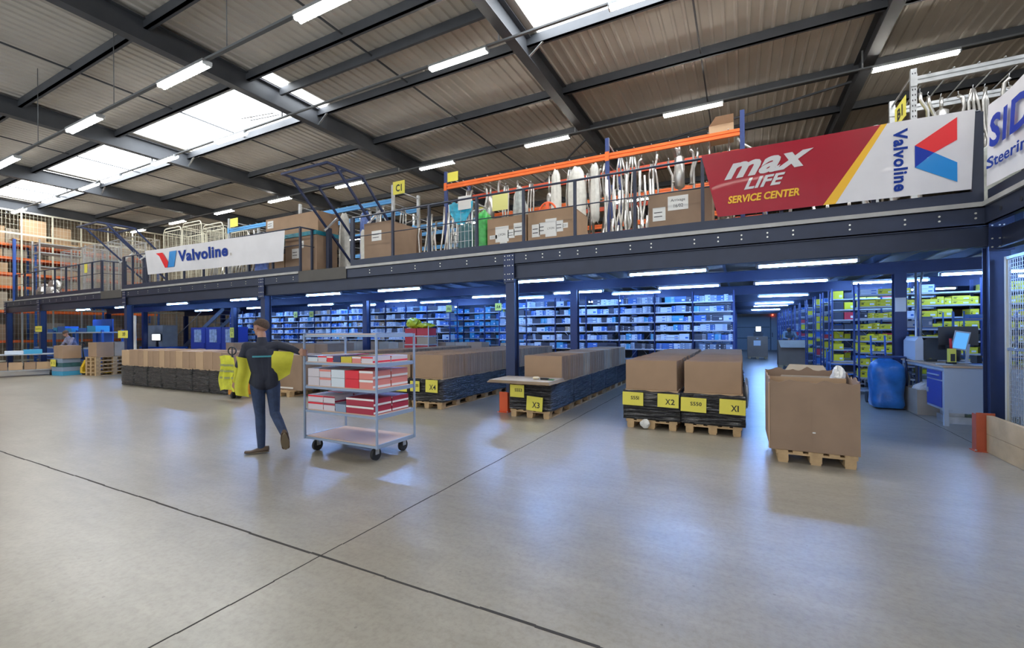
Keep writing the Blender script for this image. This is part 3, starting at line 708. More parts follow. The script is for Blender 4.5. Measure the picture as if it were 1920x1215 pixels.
for wd in (.50, .54, .30, .28, .30, .34, .30, .30, .30, .36, .34, .30, .38, .44, .40, .34, .36):
    if x + wd > -11.82: break
    upright_box('carton', 'brown upright carton on the west block front, %s from its west end' % ORD[i], x+.006, x+wd-.006, 6.84, 7.96, .632, 1.10+r4.uniform(-.015, .015), CARD if i % 3 else CARD2, 'upright cartons on the west block front')
    x += wd; i += 1
x = -17.47; i = 0
while x < -12.4:
    wd = r4.choice((.48, .55, .62)); upright_box('carton', 'brown carton on the rear line of the west block, %s from its west end' % ORD[i], x, x+wd-.012, 10.05, 11.15, .632, 1.23+r4.uniform(-.015, .015), CARD3 if i % 2 else CARD, 'cartons on the west block rear')
    x += wd; i += 1
# line of cartons behind the cart, side by side
x = -13.1+.0; i = 0
x = -16.2
while x < -8.2:
    wd = r4.choice((.42, .5, .6)); h = 1.22 + r4.uniform(-.02, .02)
    y_ = 13.1
    upright_box('carton', 'greyish upright carton in the line before the parts shelving, %s from its west end' % ORD[min(i, 19)], x, x+wd-.012, y_, y_+.5, .45, h, CARDG if i % 3 else CARD, 'greyish cartons before the parts shelving')
    x += wd; i += 1
b = mb(WRAP).box(-16.25, -8.1, 13.05, 13.65, .0, .449).build('wrapped_load'); tag(b, 'long low wrapped plinth under the greyish cartons', 'wrapped load')
# single big carton on a pallet behind the worker
place(PAL, (-10.35, 7.85, 0), 'pallet under the labelled carton behind the worker', None)
bx = thing('large_carton', 'large plain carton with a small white label behind the worker', 'carton', (-10.35, 7.85, .145))
mb(CARD3).box(-10.95, -9.72, 7.42, 8.25, .146, 1.03).build('carton_body', bx); mb(CARD).box(-10.95, -9.72, 7.42, 8.25, 1.031, 1.037).build('lid_flap', bx)
mb(WHITE).box(-10.4, -10.22, 7.412, 7.418, .62, .78).build('paper_label', bx); mb(WHITE).box(-10.7, -10.05, 7.412, 7.418, .18, .22).build('paper_label', bx)
# orange column guard at the X3 column, second one at the fence
def guard(name, label, x, y, h, m, d=.12, f=1):
    t = thing(name, label, 'column guard', (x, y, 0))
    mb(m).box(x-.09, x+.09, y, y+.012, 0, h).box(x-.09, x-.078, y+.012, y+d, 0, h*.96).box(x+.078, x+.09, y+.012, y+d, 0, h*.96).build('guard_plate', t)
    mb(m).box(x-.12, x+.12, y-.05, y+d, 0, .008).build('foot_plate', t)
    for dx in (-.1, .1): mb(GALV).cyl((x+dx, y-.025, .016), .012, .016, 'Z', 8).build('anchor_bolt', t)
    return t
guard('column_guard', 'orange steel guard at the foot of the column by X3', -4.18, 7.72, .40, mat('signal_orange', (.80, .12, .03), .5))
for k_, o_ in BND.items():
    if k_ not in USEDB: bpy.data.objects.remove(o_)
# ================================================================== shelving under the mezzanine
UPR = mat('shelf_upright_paint', (.035, .06, .20), .45, .1); SHF = mat('shelf_steel', (.46, .48, .52), .4, .3); ZN = mat('shelf_brace', (.55, .58, .62), .4, .3)
LV = [.12, .42, .72, 1.03, 1.31, 1.59, 1.86, 2.14, 2.43]
def make_bay(W=1.08, D=.5, H=2.72, brace=True, lv=LV, um=None):
    um = um or UPR
    t = thing('shelving_bay', 'x', 'shelving')
    for x in (0, -W):
        for y in (0, D): mb(um).box(x-.018, x+.018, y-.018, y+.018, 0, H).build('upright', t)
    for z in lv: mb(SHF).box(-W+.02, -.02, -.012, D+.01, z-.035, z).build('shelf', t)
    if brace:
        g = mb(ZN).bar((-W*.9, D+.025, 1.62), (-W*.5, D+.025, 1.1), .022, .006).bar((-W*.1, D+.025, 1.62), (-W*.5, D+.025, 1.1), .022, .006).bar((-W*.5, D+.025, 1.1), (-W*.9, D+.025, .55), .022, .006).bar((-W*.5, D+.025, 1.1), (-W*.1, D+.025, .55), .022, .006); g.build('cross_brace', t)
    return t
BAY = make_bay(); 
def unit_box(name, m, mark, lid=True):
    """unit carton, front at y=0 facing the camera, origin bottom front left"""
    g = mb(m).box(0, 1, 0, 1, 0, .999)
    g.use(mark)
    if lid: g.box(-.002, 1.002, -.004, 1.0, .72, .735)
    g.box(.62, .9, -.006, 0, .2, .5)
    if m is YB:
        g.use(INK).box(.08, .30, -.006, 0, .62, .68).box(.08, .24, -.006, 0, .35, .5)
    return g.build(name, None, off=(0, 0, 0))
YB = mat('yellow_carton', (.78, .66, .02), .5, 0, .05, 3)
WB = mat('white_carton', (.66, .72, .78), .55); BB = mat('blue_carton', (.05, .16, .48), .5); DB = mat('dark_carton', (.045, .05, .075), .5); GB = mat('grey_blue_carton', (.26, .33, .45), .55); KB = mat('kraft_carton', (.45, .32, .20), .7); RB = mat('red_carton', (.55, .03, .05), .5); CB = mat('cyan_crate', (.06, .36, .60), .45)
UB = {}
def ubx(m):
    if m.name not in UB: UB[m.name] = unit_box('yellow_carton' if m is YB else 'storage_box', m, WHITE if m is not WB else BB); UB[m.name]['fresh'] = 1
    return UB[m.name]
def sbox(m, x, y, z, w_, d, h, label, group, cat='box'):
    s = ubx(m)
    if s.get('fresh'): o = s; del s['fresh']
    else: o = s.copy(); COL.objects.link(o)
    o.location = (x, y, z); o.scale = (w_, d, h); o.rotation_euler = (0, 0, 0)
    return tag(o, label, cat, group)
STUFF = {}
def stuff_box(key, m, x, y, z, w_, d, h):
    g = STUFF.setdefault(key, MB()); g.use(m).box(x, x+w_, y, y+d, z, z+h)
    if m is not DB: g.use(WHITE if m is not WB else BB).box(x+w_*.6, x+w_*.88, y-.003, y, z+h*.2, z+h*.5)
PALN = [(WB, 5), (BB, 3.2), (GB, 2.2), (DB, 2.6), (KB, .5), (CB, .8)]
def pick(r, p): return r.choices([a for a, _ in p], [b_ for _, b_ in p])[0]
CN = {'white_carton': 'white', 'blue_carton': 'blue', 'grey_blue_carton': 'grey', 'dark_carton': 'dark', 'kraft_carton': 'brown', 'cyan_crate': 'cyan', 'yellow_carton': 'yellow', 'red_carton': 'red'}
cnt = {'parts': 0, 'yellow': 0}
def fill(bay_x0, W, y, z, gap, r, pal, kind, where, dmax=.4, small=True):
    """boxes along one shelf: columns of like boxes"""
    x = bay_x0 + .03
    while x < bay_x0 + W - .12:
        m = pick(r, pal); big = r.random() < (.35 if small else .8)
        w_ = r.uniform(.24, .36) if big else r.uniform(.11, .2)
        w_ = min(w_, bay_x0 + W - .03 - x)
        if r.random() < .07: x += w_; continue
        nst = 1 if big and r.random() < .4 else r.choice((2, 3, 4)); hh = (gap - .05)*r.uniform(.7, .98)
        if not small: nst = 1 if r.random() < .75 else 2; hh = (gap-.05)*r.uniform(.55, .95)
        h = hh/nst
        for k in range(nst):
            a = (m, x + .003, y + r.uniform(.0, .03), z + k*h, w_ - .008, dmax, h - .004)
            if cnt[kind] < (270 if kind == 'parts' else 240):
                cnt[kind] += 1; sbox(*a, '%s storage carton on %s' % (CN[m.name], where), 'storage cartons on %s' % where)
            else: stuff_box(kind, *a)
        x += w_
rs = random.Random(21)
WN = ['at the aisle corner', 'next to the aisle corner bay', 'third from the aisle corner', 'fourth from the aisle corner', 'fifth from the aisle corner', 'sixth from the aisle corner', 'seventh from the aisle corner']
order = []
for b_ in range(22):
    x1 = -.17 - 1.08*b_
    if b_ in (9, 10): 
        place(BAY, (x1-.02, 16.6, 0), 'blue shelving bay seen deep through the gap in the parts shelving, %s of two' % ('first' if b_ == 9 else 'second'), None); [stuff_box('far', pick(rs, [(CB, 3), (BB, 3), (DB, 2)]), x1-1.05+.26*q, 16.62, z, .24, .4, rs.uniform(.12, .23)) for q in range(4) for z in LV[2:]]
    if b_ in (7, 8):
        o = place(BAY, (x1, 16.6, 0), 'blue shelving bay set back between the parts shelving, %s of two' % ('first' if b_ == 7 else 'second'), None)
        for li, z in enumerate(LV[3:]):
            fill(x1-1.08, 1.08, 16.6, z, .27, rs, [(CB, 3), (BB, 2), (DB, 2)], 'parts2' if False else 'parts', 'the set back bay %s, shelf %s' % ('nearest the aisle' if b_ == 7 else 'farther from the aisle', ORD[li+3])) if False else [stuff_box('far', pick(rs, [(CB, 3), (BB, 2), (DB, 2)]), x1-1.05+.26*q, 16.62, z, .24, .4, rs.uniform(.12, .23)) for q in range(4)]
        continue
    yy = 14.0
    if b_ < 2: o = place(BAY, (x1, yy, 0), 'blue parts shelving bay facing the hall, ' + WN[b_], 'parts shelving bays facing the hall')
    else: o = place(BAY, (x1, yy, 0), 'blue parts shelving bay facing the hall, %s counted west from the aisle' % (ORD[b_] if b_ < 20 else '%s from it' % ('twentieth' if b_ == 20 else 'farthest')), 'parts shelving bays facing the hall')
    for li in (8, 7, 6, 5, 4, 3): order.append((b_, li, x1))
for b_, li, x1 in order:
    z = LV[li]; gap = (LV[li+1] if li < 8 else 2.72) - z - .035
    wh = 'shelf %s up of parts bay %s from the aisle' % (ORD[li], ORD[b_] if b_ < 20 else 'twentieth')
    fill(x1-1.08, 1.08, 14.0, z, gap, rs, PALN, 'parts', wh)
# aisle letter cards
for x, y, z, s in ((-7.75, 13.97, 2.35, 'A4'), (-8.8, 16.5, 2.35, 'A5'), (-17.6, 13.96, 2.32, 'AA'), (-18.7, 13.96, 2.32, 'AA'), (-9.9, 13.96, 2.35, 'A6')):
    card('aisle_card', 'small pale yellow aisle card lettered %s on the parts shelving%s' % (s, ' (%s)' % ('western' if x < -18 else 'eastern') if s == 'AA' else ''), x-.13, x+.13, y, z, z+.26, [(s, .18, .82, .25, .75, .01)], m=mat('lime_card', (.62, .66, .12), .6))
# yellow carton shelving right of the second line column
LVY = [.12, .42, .72, 1.03, 1.33, 1.61, 1.87, 2.14, 2.44]
rs = random.Random(5)
for b_ in range(6):
    x1 = 3.65 + 1.1*b_
    place(BAY, (x1 - .01, 13.5, 0), 'blue shelving bay stocked with yellow cartons, %s from the aisle' % ORD[b_], 'yellow carton shelving bays')
    for li in range(1, 9):
        gap = (LV[li+1] if li < 8 else 2.72) - LV[li] - .035
        fill(x1-1.09, 1.08, 13.5, LV[li], gap, rs, [(YB, 8), (DB, .9), (WB, .5), (KB, .3)], 'yellow', 'yellow bay %s from the aisle, shelf %s' % (ORD[b_], ORD[li]), small=False)
# racks with their ends on the deep aisle
for k in range(13):
    y = (15.1, 16.6, 18.2, 20.3, 22.5, 24.5, 26.0, 27.6, 29.2, 30.8, 32.3, 33.9, 35.5)[k]
    pal = [(YB, 3), (DB, 3), (RB, .8), (BB, 1)] if k < 4 else [(DB, 5), (BB, 2), (RB, .6), (GB, 1), (YB, .4)]
    for q in range(2 if k < 4 else 1):
        place(BAY, (3.35+1.08*q, y, 0), 'blue rack ending on the deep aisle, east side, %s from the mouth%s' % (ORD[k], ', far half' if q else ''), 'racks on the east side of the deep aisle')
        for li in range(1, 9):
            for s in range(4): 
                if rs.random() < .85: stuff_box('far', pick(rs, pal), 2.30+1.08*q+.25*s, y+.02, LV[li], .23, .42, rs.uniform(.1, .22))
    place(BAY, (-.25, y+.3, 0), 'blue rack with its end on the deep aisle, west side, %s from the mouth' % ORD[k], 'racks on the west side of the deep aisle')
    for li in range(1, 9):
        for s in range(4): stuff_box('far', pick(rs, PALN), -1.3+.25*s, y+.32, LV[li], .23, .42, rs.uniform(.1, .22))
for key, nm, lb in (('parts', 'storage_boxes', 'remaining small cartons on the western parts shelving'), ('yellow', 'storage_boxes', 'remaining yellow cartons low on the shelving'), ('far', 'storage_boxes', 'small cartons filling the racks along the deep aisle')):
    if key in STUFF: tag(STUFF[key].build(nm), lb, 'boxes', kind='stuff')
# end of the deep aisle
g = mb(mat('pale_blue_panel', (.42, .50, .55), .5)).box(-2.5, 5.5, 39.9, 40.0, 0, 3.15); struct('wall_aisle_end', g)
d = mb(mat('pale_blue_door', (.50, .58, .63), .5)).box(2.1, 3.9, 39.84, 39.895, .0, 2.55); d = struct('door_1', d); mb(BLACK).box(2.16, 2.2, 39.80, 39.838, 1.0, 1.35).build('door_handle', d); mb(GREYST).box(2.04, 2.095, 39.8, 39.895, 0, 2.6).build('door_frame', d)
for z in (.9, 1.75): mb(GREYST).box(-2.4, 2.0, 39.86, 39.895, z, z+.05).build('panel_rail', d)
tag(mb(mat('red_glow_lamp', (1, .1, .05), .5, emis=3)).cyl((2.2, 39.8, 2.72), .05, .08, 'Y', 10).build('warning_lamp'), 'tiny red lamp above the door at the aisle end', 'lamp')
# labelled brown carton in the aisle with a device on top
t = thing('large_carton', 'brown carton with a white document pouch standing in the deep aisle', 'carton', (.82, 27.9, 0))
mb(CARD3).box(.32, 1.30, 27.6, 28.5, .12, 1.22).build('carton_body', t); mb(WHITE).box(.62, .96, 27.588, 27.598, .72, 1.0).build('document_pouch', t); mb(WHITE).box(.76, .84, 27.588, 27.598, 1.1, 1.14).build('paper_label', t)
place(PAL, (.81, 28.05, 0), 'pallet under the carton with the document pouch', None).scale = (1.2, .8, .8)
t = thing('label_printer', 'dark device with a lit screen on the carton in the deep aisle', 'device', (.85, 27.9, 1.225)); mb(BLACK).box(.62, 1.08, 27.75, 28.1, 1.226, 1.42).box(.66, 1.04, 27.85, 28.05, 1.42, 1.56).build('device_body', t); mb(lamp_mat('screen_glow', (.8, .9, 1), 1.6)).box(.74, .98, 27.83, 27.845, 1.5, 1.76).build('screen', t)
# open carton with folded flap
t = thing('large_carton', 'open brown carton with a pale flap folded over its front in the deep aisle', 'carton', (1.87, 21.6, 0))
g = mb(CARD3).box(1.38, 2.38, 21.3, 21.315, .13, 1.15).box(1.38, 2.38, 22.1, 22.115, .13, 1.15).box(1.38, 1.395, 21.315, 22.1, .13, 1.15).box(2.365, 2.38, 21.315, 22.1, .13, 1.15).box(1.395, 2.365, 21.315, 22.1, .13, .15); g.build('carton_body', t)
mb(CARDG).quad((1.38, 21.30, 1.152), (2.38, 21.30, 1.152), (2.44, 21.08, .86), (1.44, 21.08, .86)).quad((1.44, 21.09, .855), (2.44, 21.09, .855), (2.38, 21.305, 1.146), (1.38, 21.305, 1.146)).build('folded_flap', t)
place(PAL, (1.88, 21.7, 0), 'pallet under the open carton with the folded flap', None).scale = (1.25, .72, .9)
# ================================================================== goods on the mezzanine
D0 = 3.2
def pipe_rack(label, xs, y0, y1, zb, top, um, bm, rod_dx=.36, rod_m=GALV, ztag=None, single=False):
    t = thing('pipe_rack', label, 'rack', (xs[0], y0, D0))
    for x in xs:
        for y in (y0, y1):
            mb(um).box(x-.04, x+.04, y-.035, y-.028, D0, top).box(x-.04, x-.033, y-.028, y+.035, D0, top).box(x+.033, x+.04, y-.028, y+.035, D0, top).build('upright', t)
        g = mb(GALV); z = D0+.3; s = 0
        while z + .6 < top: g.bar((x, y0+.04, z), (x, y1-.04, z+.5 if s % 2 == 0 else z+.02), .025); z += .52; s += 1
        g.bar((x, y0, top-.1), (x, y1, top-.1), .025); g.build('lattice', t)
    for z in zb:
        for a, b_ in zip(xs, xs[1:]):
            for y in (y0, y1):
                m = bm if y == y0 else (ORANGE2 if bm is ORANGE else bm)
                g = mb(m).box(a+.045, b_-.045, y-.028, y+.028, z-.065, z-.01).box(a+.045, b_-.045, y-.028, y+.028, z+.01, z+.065).box(a+.045, b_-.045, y-.012, y+.012, z-.01, z+.01); g.build('beam', t)
                mb(m).box(a-.045, a+.045, y-.045, y-.036, z-.1, z+.1).build('beam_connector', t)
        x = xs[0] + .2; n = 0
        while x < xs[-1] - .1:
            mb(rod_m).bar((x, y0-.06, z+.075), (x+.0, y1+.1, z+.075), .016).build('hook_rod', t); x += rod_dx
    return t
rackA = pipe_rack('orange beam rack of hanging exhausts behind the front railing', [-6.87, -2.57, .05], 9.6, 10.7, [5.40], 5.80, UPR, ORANGE)
rackB = pipe_rack('second orange beam rack of exhausts, behind the front one', [-7.6, -3.4, .6], 13.2, 14.2, [4.75, 5.55], 5.95, UPR, ORANGE, .6)
rackC = pipe_rack('sky blue beam rack behind the folding gate and tall cartons', [-16.43, -12.6, -8.69], 9.6, 10.7, [5.30], 5.74, GALV, BLUEB)
rackD = pipe_rack('second sky blue beam rack in line behind the first', [-14.0, -10.6, -7.4], 12.8, 13.8, [4.6, 5.4], 5.9, GALV, BLUEB, .6)
rackE = pipe_rack('grey galvanised rack of exhausts behind the corner banner', [2.62, 6.0, 9.4], 9.8, 11.0, [5.78], 5.98, GALV, GALV, .30)
rackF = pipe_rack('second grey galvanised rack behind the corner one', [2.72, 6.1, 9.5], 12.6, 13.7, [5.2, 5.9], 6.15, GALV, GALV, .5)
def holes(t, x, y, top):
    for k in range(14): mb(BLACK).box(x-.024, x-.010, y-.0375, y-.0355, top-.1-.09*k, top-.07-.09*k).box(x+.010, x+.024, y-.0375, y-.0355, top-.1-.09*k, top-.07-.09*k).build('upright_hole', t)
holes(rackE, 2.62, 9.8, 5.98)
# exhaust variants, hung from the origin
def exhaust(kind):
    t = thing('exhaust_pipe', 'x', 'exhaust'); m = CHROME
    mb(GALV).tube([(0, 0, 0), (0, .02, -.03), (.015, 0, -.10)], .006, 5).build('hook', t)
    if kind == 0: mb(m).tube([(0,0,-.08),(.01,0,-.22),(.10,0,-.42),(.10,0,-.95),(.03,0,-1.2),(.05,0,-1.7)], .028, 8).build('pipe', t)
    if kind == 1:
        mb(m).tube([(0,0,-.08),(0,0,-.30)], .028, 8).build('pipe', t); mb(m).tube([(0,0,-.28),(0,0,-.33),(0,0,-.93),(0,0,-.98)], [.03,.10,.10,.03], 14).build('muffler', t); mb(m).tube([(0,0,-.96),(.04,0,-1.1),(.18,0,-1.25),(.2,0,-1.6)], .026, 8).build('pipe', t)
    if kind == 2: mb(m).tube([(0,0,-.08),(-.08,0,-.2),(-.28,0,-.38),(-.5,0,-.52),(-.56,0,-.75),(-.5,0,-1.0)][::1], .028, 8).build('pipe', t); mb(m).tube([(-.5,0,-.98),(-.49,0,-1.03),(-.42,0,-1.3),(-.41,0,-1.34)], [.03,.09,.09,.03], 12).build('muffler', t)
    if kind == 3:
        for k, dx in enumerate((-.07, 0, .07)): mb(m).tube([(dx*.3,.03*k-.03,-.08),(dx,.03*k-.03,-.3),(dx*1.3+.03,.03*k-.03,-.7),(dx*.6+.05,.03*k-.03,-1.0),(dx*1.7,.03*k-.03,-1.75)], .022, 7).build('pipe', t)
    if kind == 4: mb(m).tube([(0,0,-.08),(.06,0,-.14),(.08,0,-.3),(.02,0,-.6),(.02,0,-.8)], .03, 8).build('pipe', t); mb(m).box(-.03, .07, -.05, .05, -.815, -.80).build('flange', t)
    if kind == 5:
        mb(m).tube([(0,0,-.08),(0,0,-.5)], .026, 8).build('pipe', t); mb(m).tube([(0,0,-.48),(0,0,-.54),(0,0,-.74),(0,0,-.8)], [.03,.065,.065,.03], 12).build('muffler', t); mb(m).tube([(0,0,-.78),(-.05,0,-1.0),(-.05,0,-1.5),(.08,0,-1.75)], .026, 8).build('pipe', t)
    return t
EX = [exhaust(k) for k in range(6)]
EXN = ['cranked', 'fat silencer', 'hooked silencer', 'triple tube', 'short flanged', 'small silencer']
r = random.Random(11)
def hang(n, x0, x1, y0, y1, z, where, kinds=range(6), low=False):
    for i in range(n):
        k = r.choice(list(kinds)); x = x0 + (x1-x0)*(i + r.uniform(.1, .9))/n
        place(EX[k], (x, r.uniform(y0, y1), z), '%s exhaust pipe hanging on %s' % (EXN[k], where), '%s exhausts on %s' % (EXN[k], where)).rotation_euler = (0, 0, r.choice((0, PI, .5, -.4, 2.6)))
hang(8, -6.7, -4.6, 9.75, 10.5, 5.47, 'the west third of the orange rack')
hang(9, -4.2, -2.6, 9.7, 10.5, 5.47, 'the middle of the orange rack', (0, 1, 3, 4, 5))
hang(15, -2.45, -.0, 9.7, 10.5, 5.47, 'the east half of the orange rack')
hang(14, -7.4, .4, 13.3, 14.0, 5.62, 'the upper beams of the second orange rack')
hang(12, -7.0, .4, 13.4, 13.9, 4.82, 'the lower beams of the second orange rack', (4, 5, 0))
hang(8, -16.2, -12.7, 9.7, 10.5, 5.37, 'the west bay of the sky blue rack')
hang(9, -10.9, -8.8, 9.7, 10.5, 5.37, 'the east bay of the sky blue rack', (0, 3, 4))
hang(12, -13.8, -7.5, 12.9, 13.7, 5.47, 'the second sky blue rack', (0, 2, 3, 4))
hang(12, 2.8, 5.0, 9.95, 10.8, 5.85, 'the grey rack by the corner', (0, 1, 2, 3, 4))
hang(6, 5.2, 8.5, 9.95, 10.8, 5.85, 'the far bay of the grey rack')
hang(8, 2.9, 5.9, 12.8, 13.5, 5.97, 'the second grey rack', (0, 1, 4))
# bundles of long pipes standing on the deck
def lean(n, x0, x1, y, label, grp, hh=(1.0, 1.6)):
    for i in range(n):
        x = x0 + (x1-x0)*(i+.5)/n; h = r.uniform(*hh); dx = r.uniform(-.12, .12)
        o = mb(CHROME).tube([(x, y-.1, D0+.005), (x+dx*.2, y-.06, D0+h*.3), (x+dx, y, D0+h*.7), (x+dx*.8, y+.05, D0+h)], .026, 7).build('standing_pipe', None, off=(x, y, D0)); tag(o, label, 'exhaust', grp)
lean(16, -2.6, -1.5, 9.3, 'long bare exhaust tube standing on the deck beside the dated carton', 'long tubes by the dated carton', (1.2, 1.75))
lean(10, -2.5, -1.6, 9.15, 'short bent exhaust tube in the tangle beside the dated carton', 'short tubes by the dated carton', (.5, .9))
lean(14, -7.5, -6.0, 9.3, 'bare exhaust tube standing between the tall carton and the wire cage', 'tubes by the wire cage', (.8, 1.7))
lean(22, -16.6, -12.9, 9.0, 'bare exhaust tube standing behind the white banner', 'tubes behind the white banner', (.5, 1.0))
lean(8, .3, 2.6, 9.0, 'bare exhaust tube standing behind the crimson banner', 'tubes behind the crimson banner', (.5, 1.1))
# wrapped pipes in pale bags
FILM = mat('milky_film', (.66, .65, .60), .35, 0, .12, 9, .5, 14); FILMB = mat('blue_tint_film', (.12, .20, .55), .35, 0, .35, 7, .5, 14); FILMC = mat('clear_sheet', (.48, .52, .50), .22, 0, .25, 9, .6, 14, alpha=.75)
def bag(label, x, y, z0, z1, w0, w1, m, seed, d=.10):
    rr = random.Random(seed); g = mb(m)
    ph = rr.random()*6
    def P(u, v):
        a = u*2*PI; ww = (w0 + (w1-w0)*(1-v))*(1 + .07*math.sin(v*9+ph)) ; k = 1 if 0 < v < 1 else .55
        return (x + ww*k*math.cos(a)*(1+.10*math.sin(5*a+v*4)), y + d*k*math.sin(a)*(1+.2*math.sin(7*a+ph)), z0 + (z1-z0)*v + (.02*math.sin(a*3+ph)))
    g.grid(P, 22, 12, True); o = g.build('film_bag', None, off=(x, y, z0)); return tag(o, label, 'bagged part')
bag('broad milky film bag with pipes at the middle of the orange rack', -3.28, 9.62, 3.5, 5.30, .16, .24, FILM, 3)
bag('long narrow milky film bag left of the broad one on the orange rack', -3.78, 9.62, 3.7, 5.33, .09, .15, FILM, 4)
bag('pale sleeve shaped bag right of the broad milky bag', -2.86, 9.62, 4.0, 5.3, .09, .10, FILM, 5)
bag('clear cone shaped film bag over the labelled cartons', -4.72, 9.62, 4.35, 5.08, .07, .22, FILMC, 6)
bag('white and blue film bag hanging behind the folding gate, whiter one', -10.5, 9.5, 3.3, 5.15, .14, .24, FILM, 7)
bag('blue tinted film bag beside the whiter one behind the folding gate', -9.9, 9.75, 3.45, 5.2, .16, .22, FILMB, 8)
bag('small blue film bag hanging high left of the gate', -11.3, 9.5, 4.6, 5.2, .10, .26, FILMB, 9)
bag('blue striped film bundle low under the white banner end', -12.75, 8.4, 3.25, 3.75, .22, .26, FILMB, 10, .15)
bag('pale film sleeve left of the tall plain carton', -8.75, 8.6, 3.3, 4.3, .13, .14, FILM, 12)
bag('shiny crushed film bag near the corner behind the railing', 3.35, 9.0, 3.3, 4.3, .2, .24, FILMC, 13)
# cartons along the front railing
def labelled(o, items, y, nm='paper_label'):
    for (x0, x1, z0, z1, txt) in items:
        c = mb(WHITE).box(x0, x1, y-.006, y-.001, z0, z1).build(nm, o)
        g = mb(INK)
        if txt:
            for (s, u0, u1, v0, v1) in txt: put_text(g, s, lambda u, v: (x0+(x1-x0)*(u0+(u1-u0)*u), y-.008, z0+(z1-z0)*(v0+(v1-v0)*v)))
        else:
            for q in range(2): put_poly(g, [(x0+.1*(x1-x0), z0+(z1-z0)*(.3+.3*q)), (x0+.75*(x1-x0), z0+(z1-z0)*(.3+.3*q)), (x0+.75*(x1-x0), z0+(z1-z0)*(.36+.3*q)), (x0+.1*(x1-x0), z0+(z1-z0)*(.36+.3*q))], lambda a, b_: (a, y-.008, b_))
        g.build('print', c)
def carton(label, x0, x1, y0, y1, z0, z1, m=CARD, items=(), seam=True):
    t = thing('large_carton', label, 'carton', ((x0+x1)/2, (y0+y1)/2, z0))
    g = mb(m); e = .006; g.box(x0, x1, y0, y1, z0+.001, z1-e).box(x0-.004, (x0+x1)/2-.004, y0-.004, y1+.004, z1-e, z1).box((x0+x1)/2+.004, x1+.004, y0-.004, y1+.004, z1-e, z1); g.build('carton_body', t)
    if seam: mb(CARD3).box(x0, x1, y0-.0015, y0, z0+(z1-z0)*.42, z0+(z1-z0)*.425).box(x1, x1+.0015, y0, y1, z0+(z1-z0)*.42, z0+(z1-z0)*.425).build('fold_line', t)
    labelled(t, items, y0)
    return t
carton('tall plain carton with one white label behind the railing by the gate', -8.48, -7.6, 8.3, 9.5, D0, 4.34, CARD3, [(-8.22, -7.90, 3.88, 4.13, None)])
L1 = [(-4.80, -4.62, 3.58, 3.66, None), (-4.66, -4.34, 3.50, 3.83, [('LYON', .25, .75, .4, .55)]), (-4.36, -4.20, 3.56, 3.74, None), (-4.22, -3.97, 3.60, 3.86, None), (-4.55, -4.38, 3.44, 3.5, None)]
carton('carton with a cluster of white labels right of the green bag', -4.86, -3.93, 8.3, 9.0, D0, 4.02, CARD, L1)
L2 = [(-3.80, -3.62, 3.52, 3.78, None), (-3.64, -3.50, 3.56, 3.80, None), (-3.50, -3.26, 3.50, 3.86, [('LYON', .2, .8, .4, .52)]), (-3.27, -3.12, 3.58, 3.80, None), (-3.13, -3.02, 3.64, 3.74, None)]
carton('carton with spread white labels behind the middle of the railing', -3.89, -2.92, 8.3, 9.25, D0, 4.05, CARD, L2)
carton('carton with a dated white sheet left of the crimson banner', -1.47, -.42, 8.3, 9.1, D0, 4.06, CARD3, [(-1.40, -1.18, 3.56, 3.80, None), (-1.14, -.80, 3.72, 3.97, [('Arrivage', .15, .85, .55, .8), ('16/02', .3, .75, .18, .42)])])
carton('brown carton stack lower box at the end of the white banner', -11.75, -10.42, 8.45, 9.15, D0, 4.32, CARD3, [(-11.45, -11.15, 3.72, 4.0, None), (-11.1, -10.95, 4.0, 4.2, None)])
carton('low brown carton hidden behind the white banner end', -12.5, -11.8, 8.45, 9.2, D0, 3.9, CARD)
carton('wide upper carton resting on teal film beside the gate', -12.7, -10.42, 8.5, 9.2, 4.44, 5.0, CARD, [(-12.62, -12.35, 4.72, 4.94, None)])
tf = mb(mat('teal_film', (.02, .22, .30), .3, 0, .3, 8, .6, 16)); tf.box(-12.6, -10.40, 8.42, 9.2, 4.325, 4.435); tag(tf.build('teal_film_pack'), 'flattened teal film pack between the stacked cartons', 'film pack')
g = mb(CARD2).box(-.55, -.1, 9.85, 10.3, 5.485, 5.72).quad((-.55, 9.85, 5.72), (-.42, 9.75, 5.85), (-.1, 9.75, 5.85), (-.1, 9.85, 5.72)).quad((-.1,9.86,5.72), (-.42,9.76,5.85), (-.42,9.76,5.85), (-.55,9.86,5.72)); tag(g.build('open_carton'), 'small open carton lying on the east end of the orange rack', 'carton')
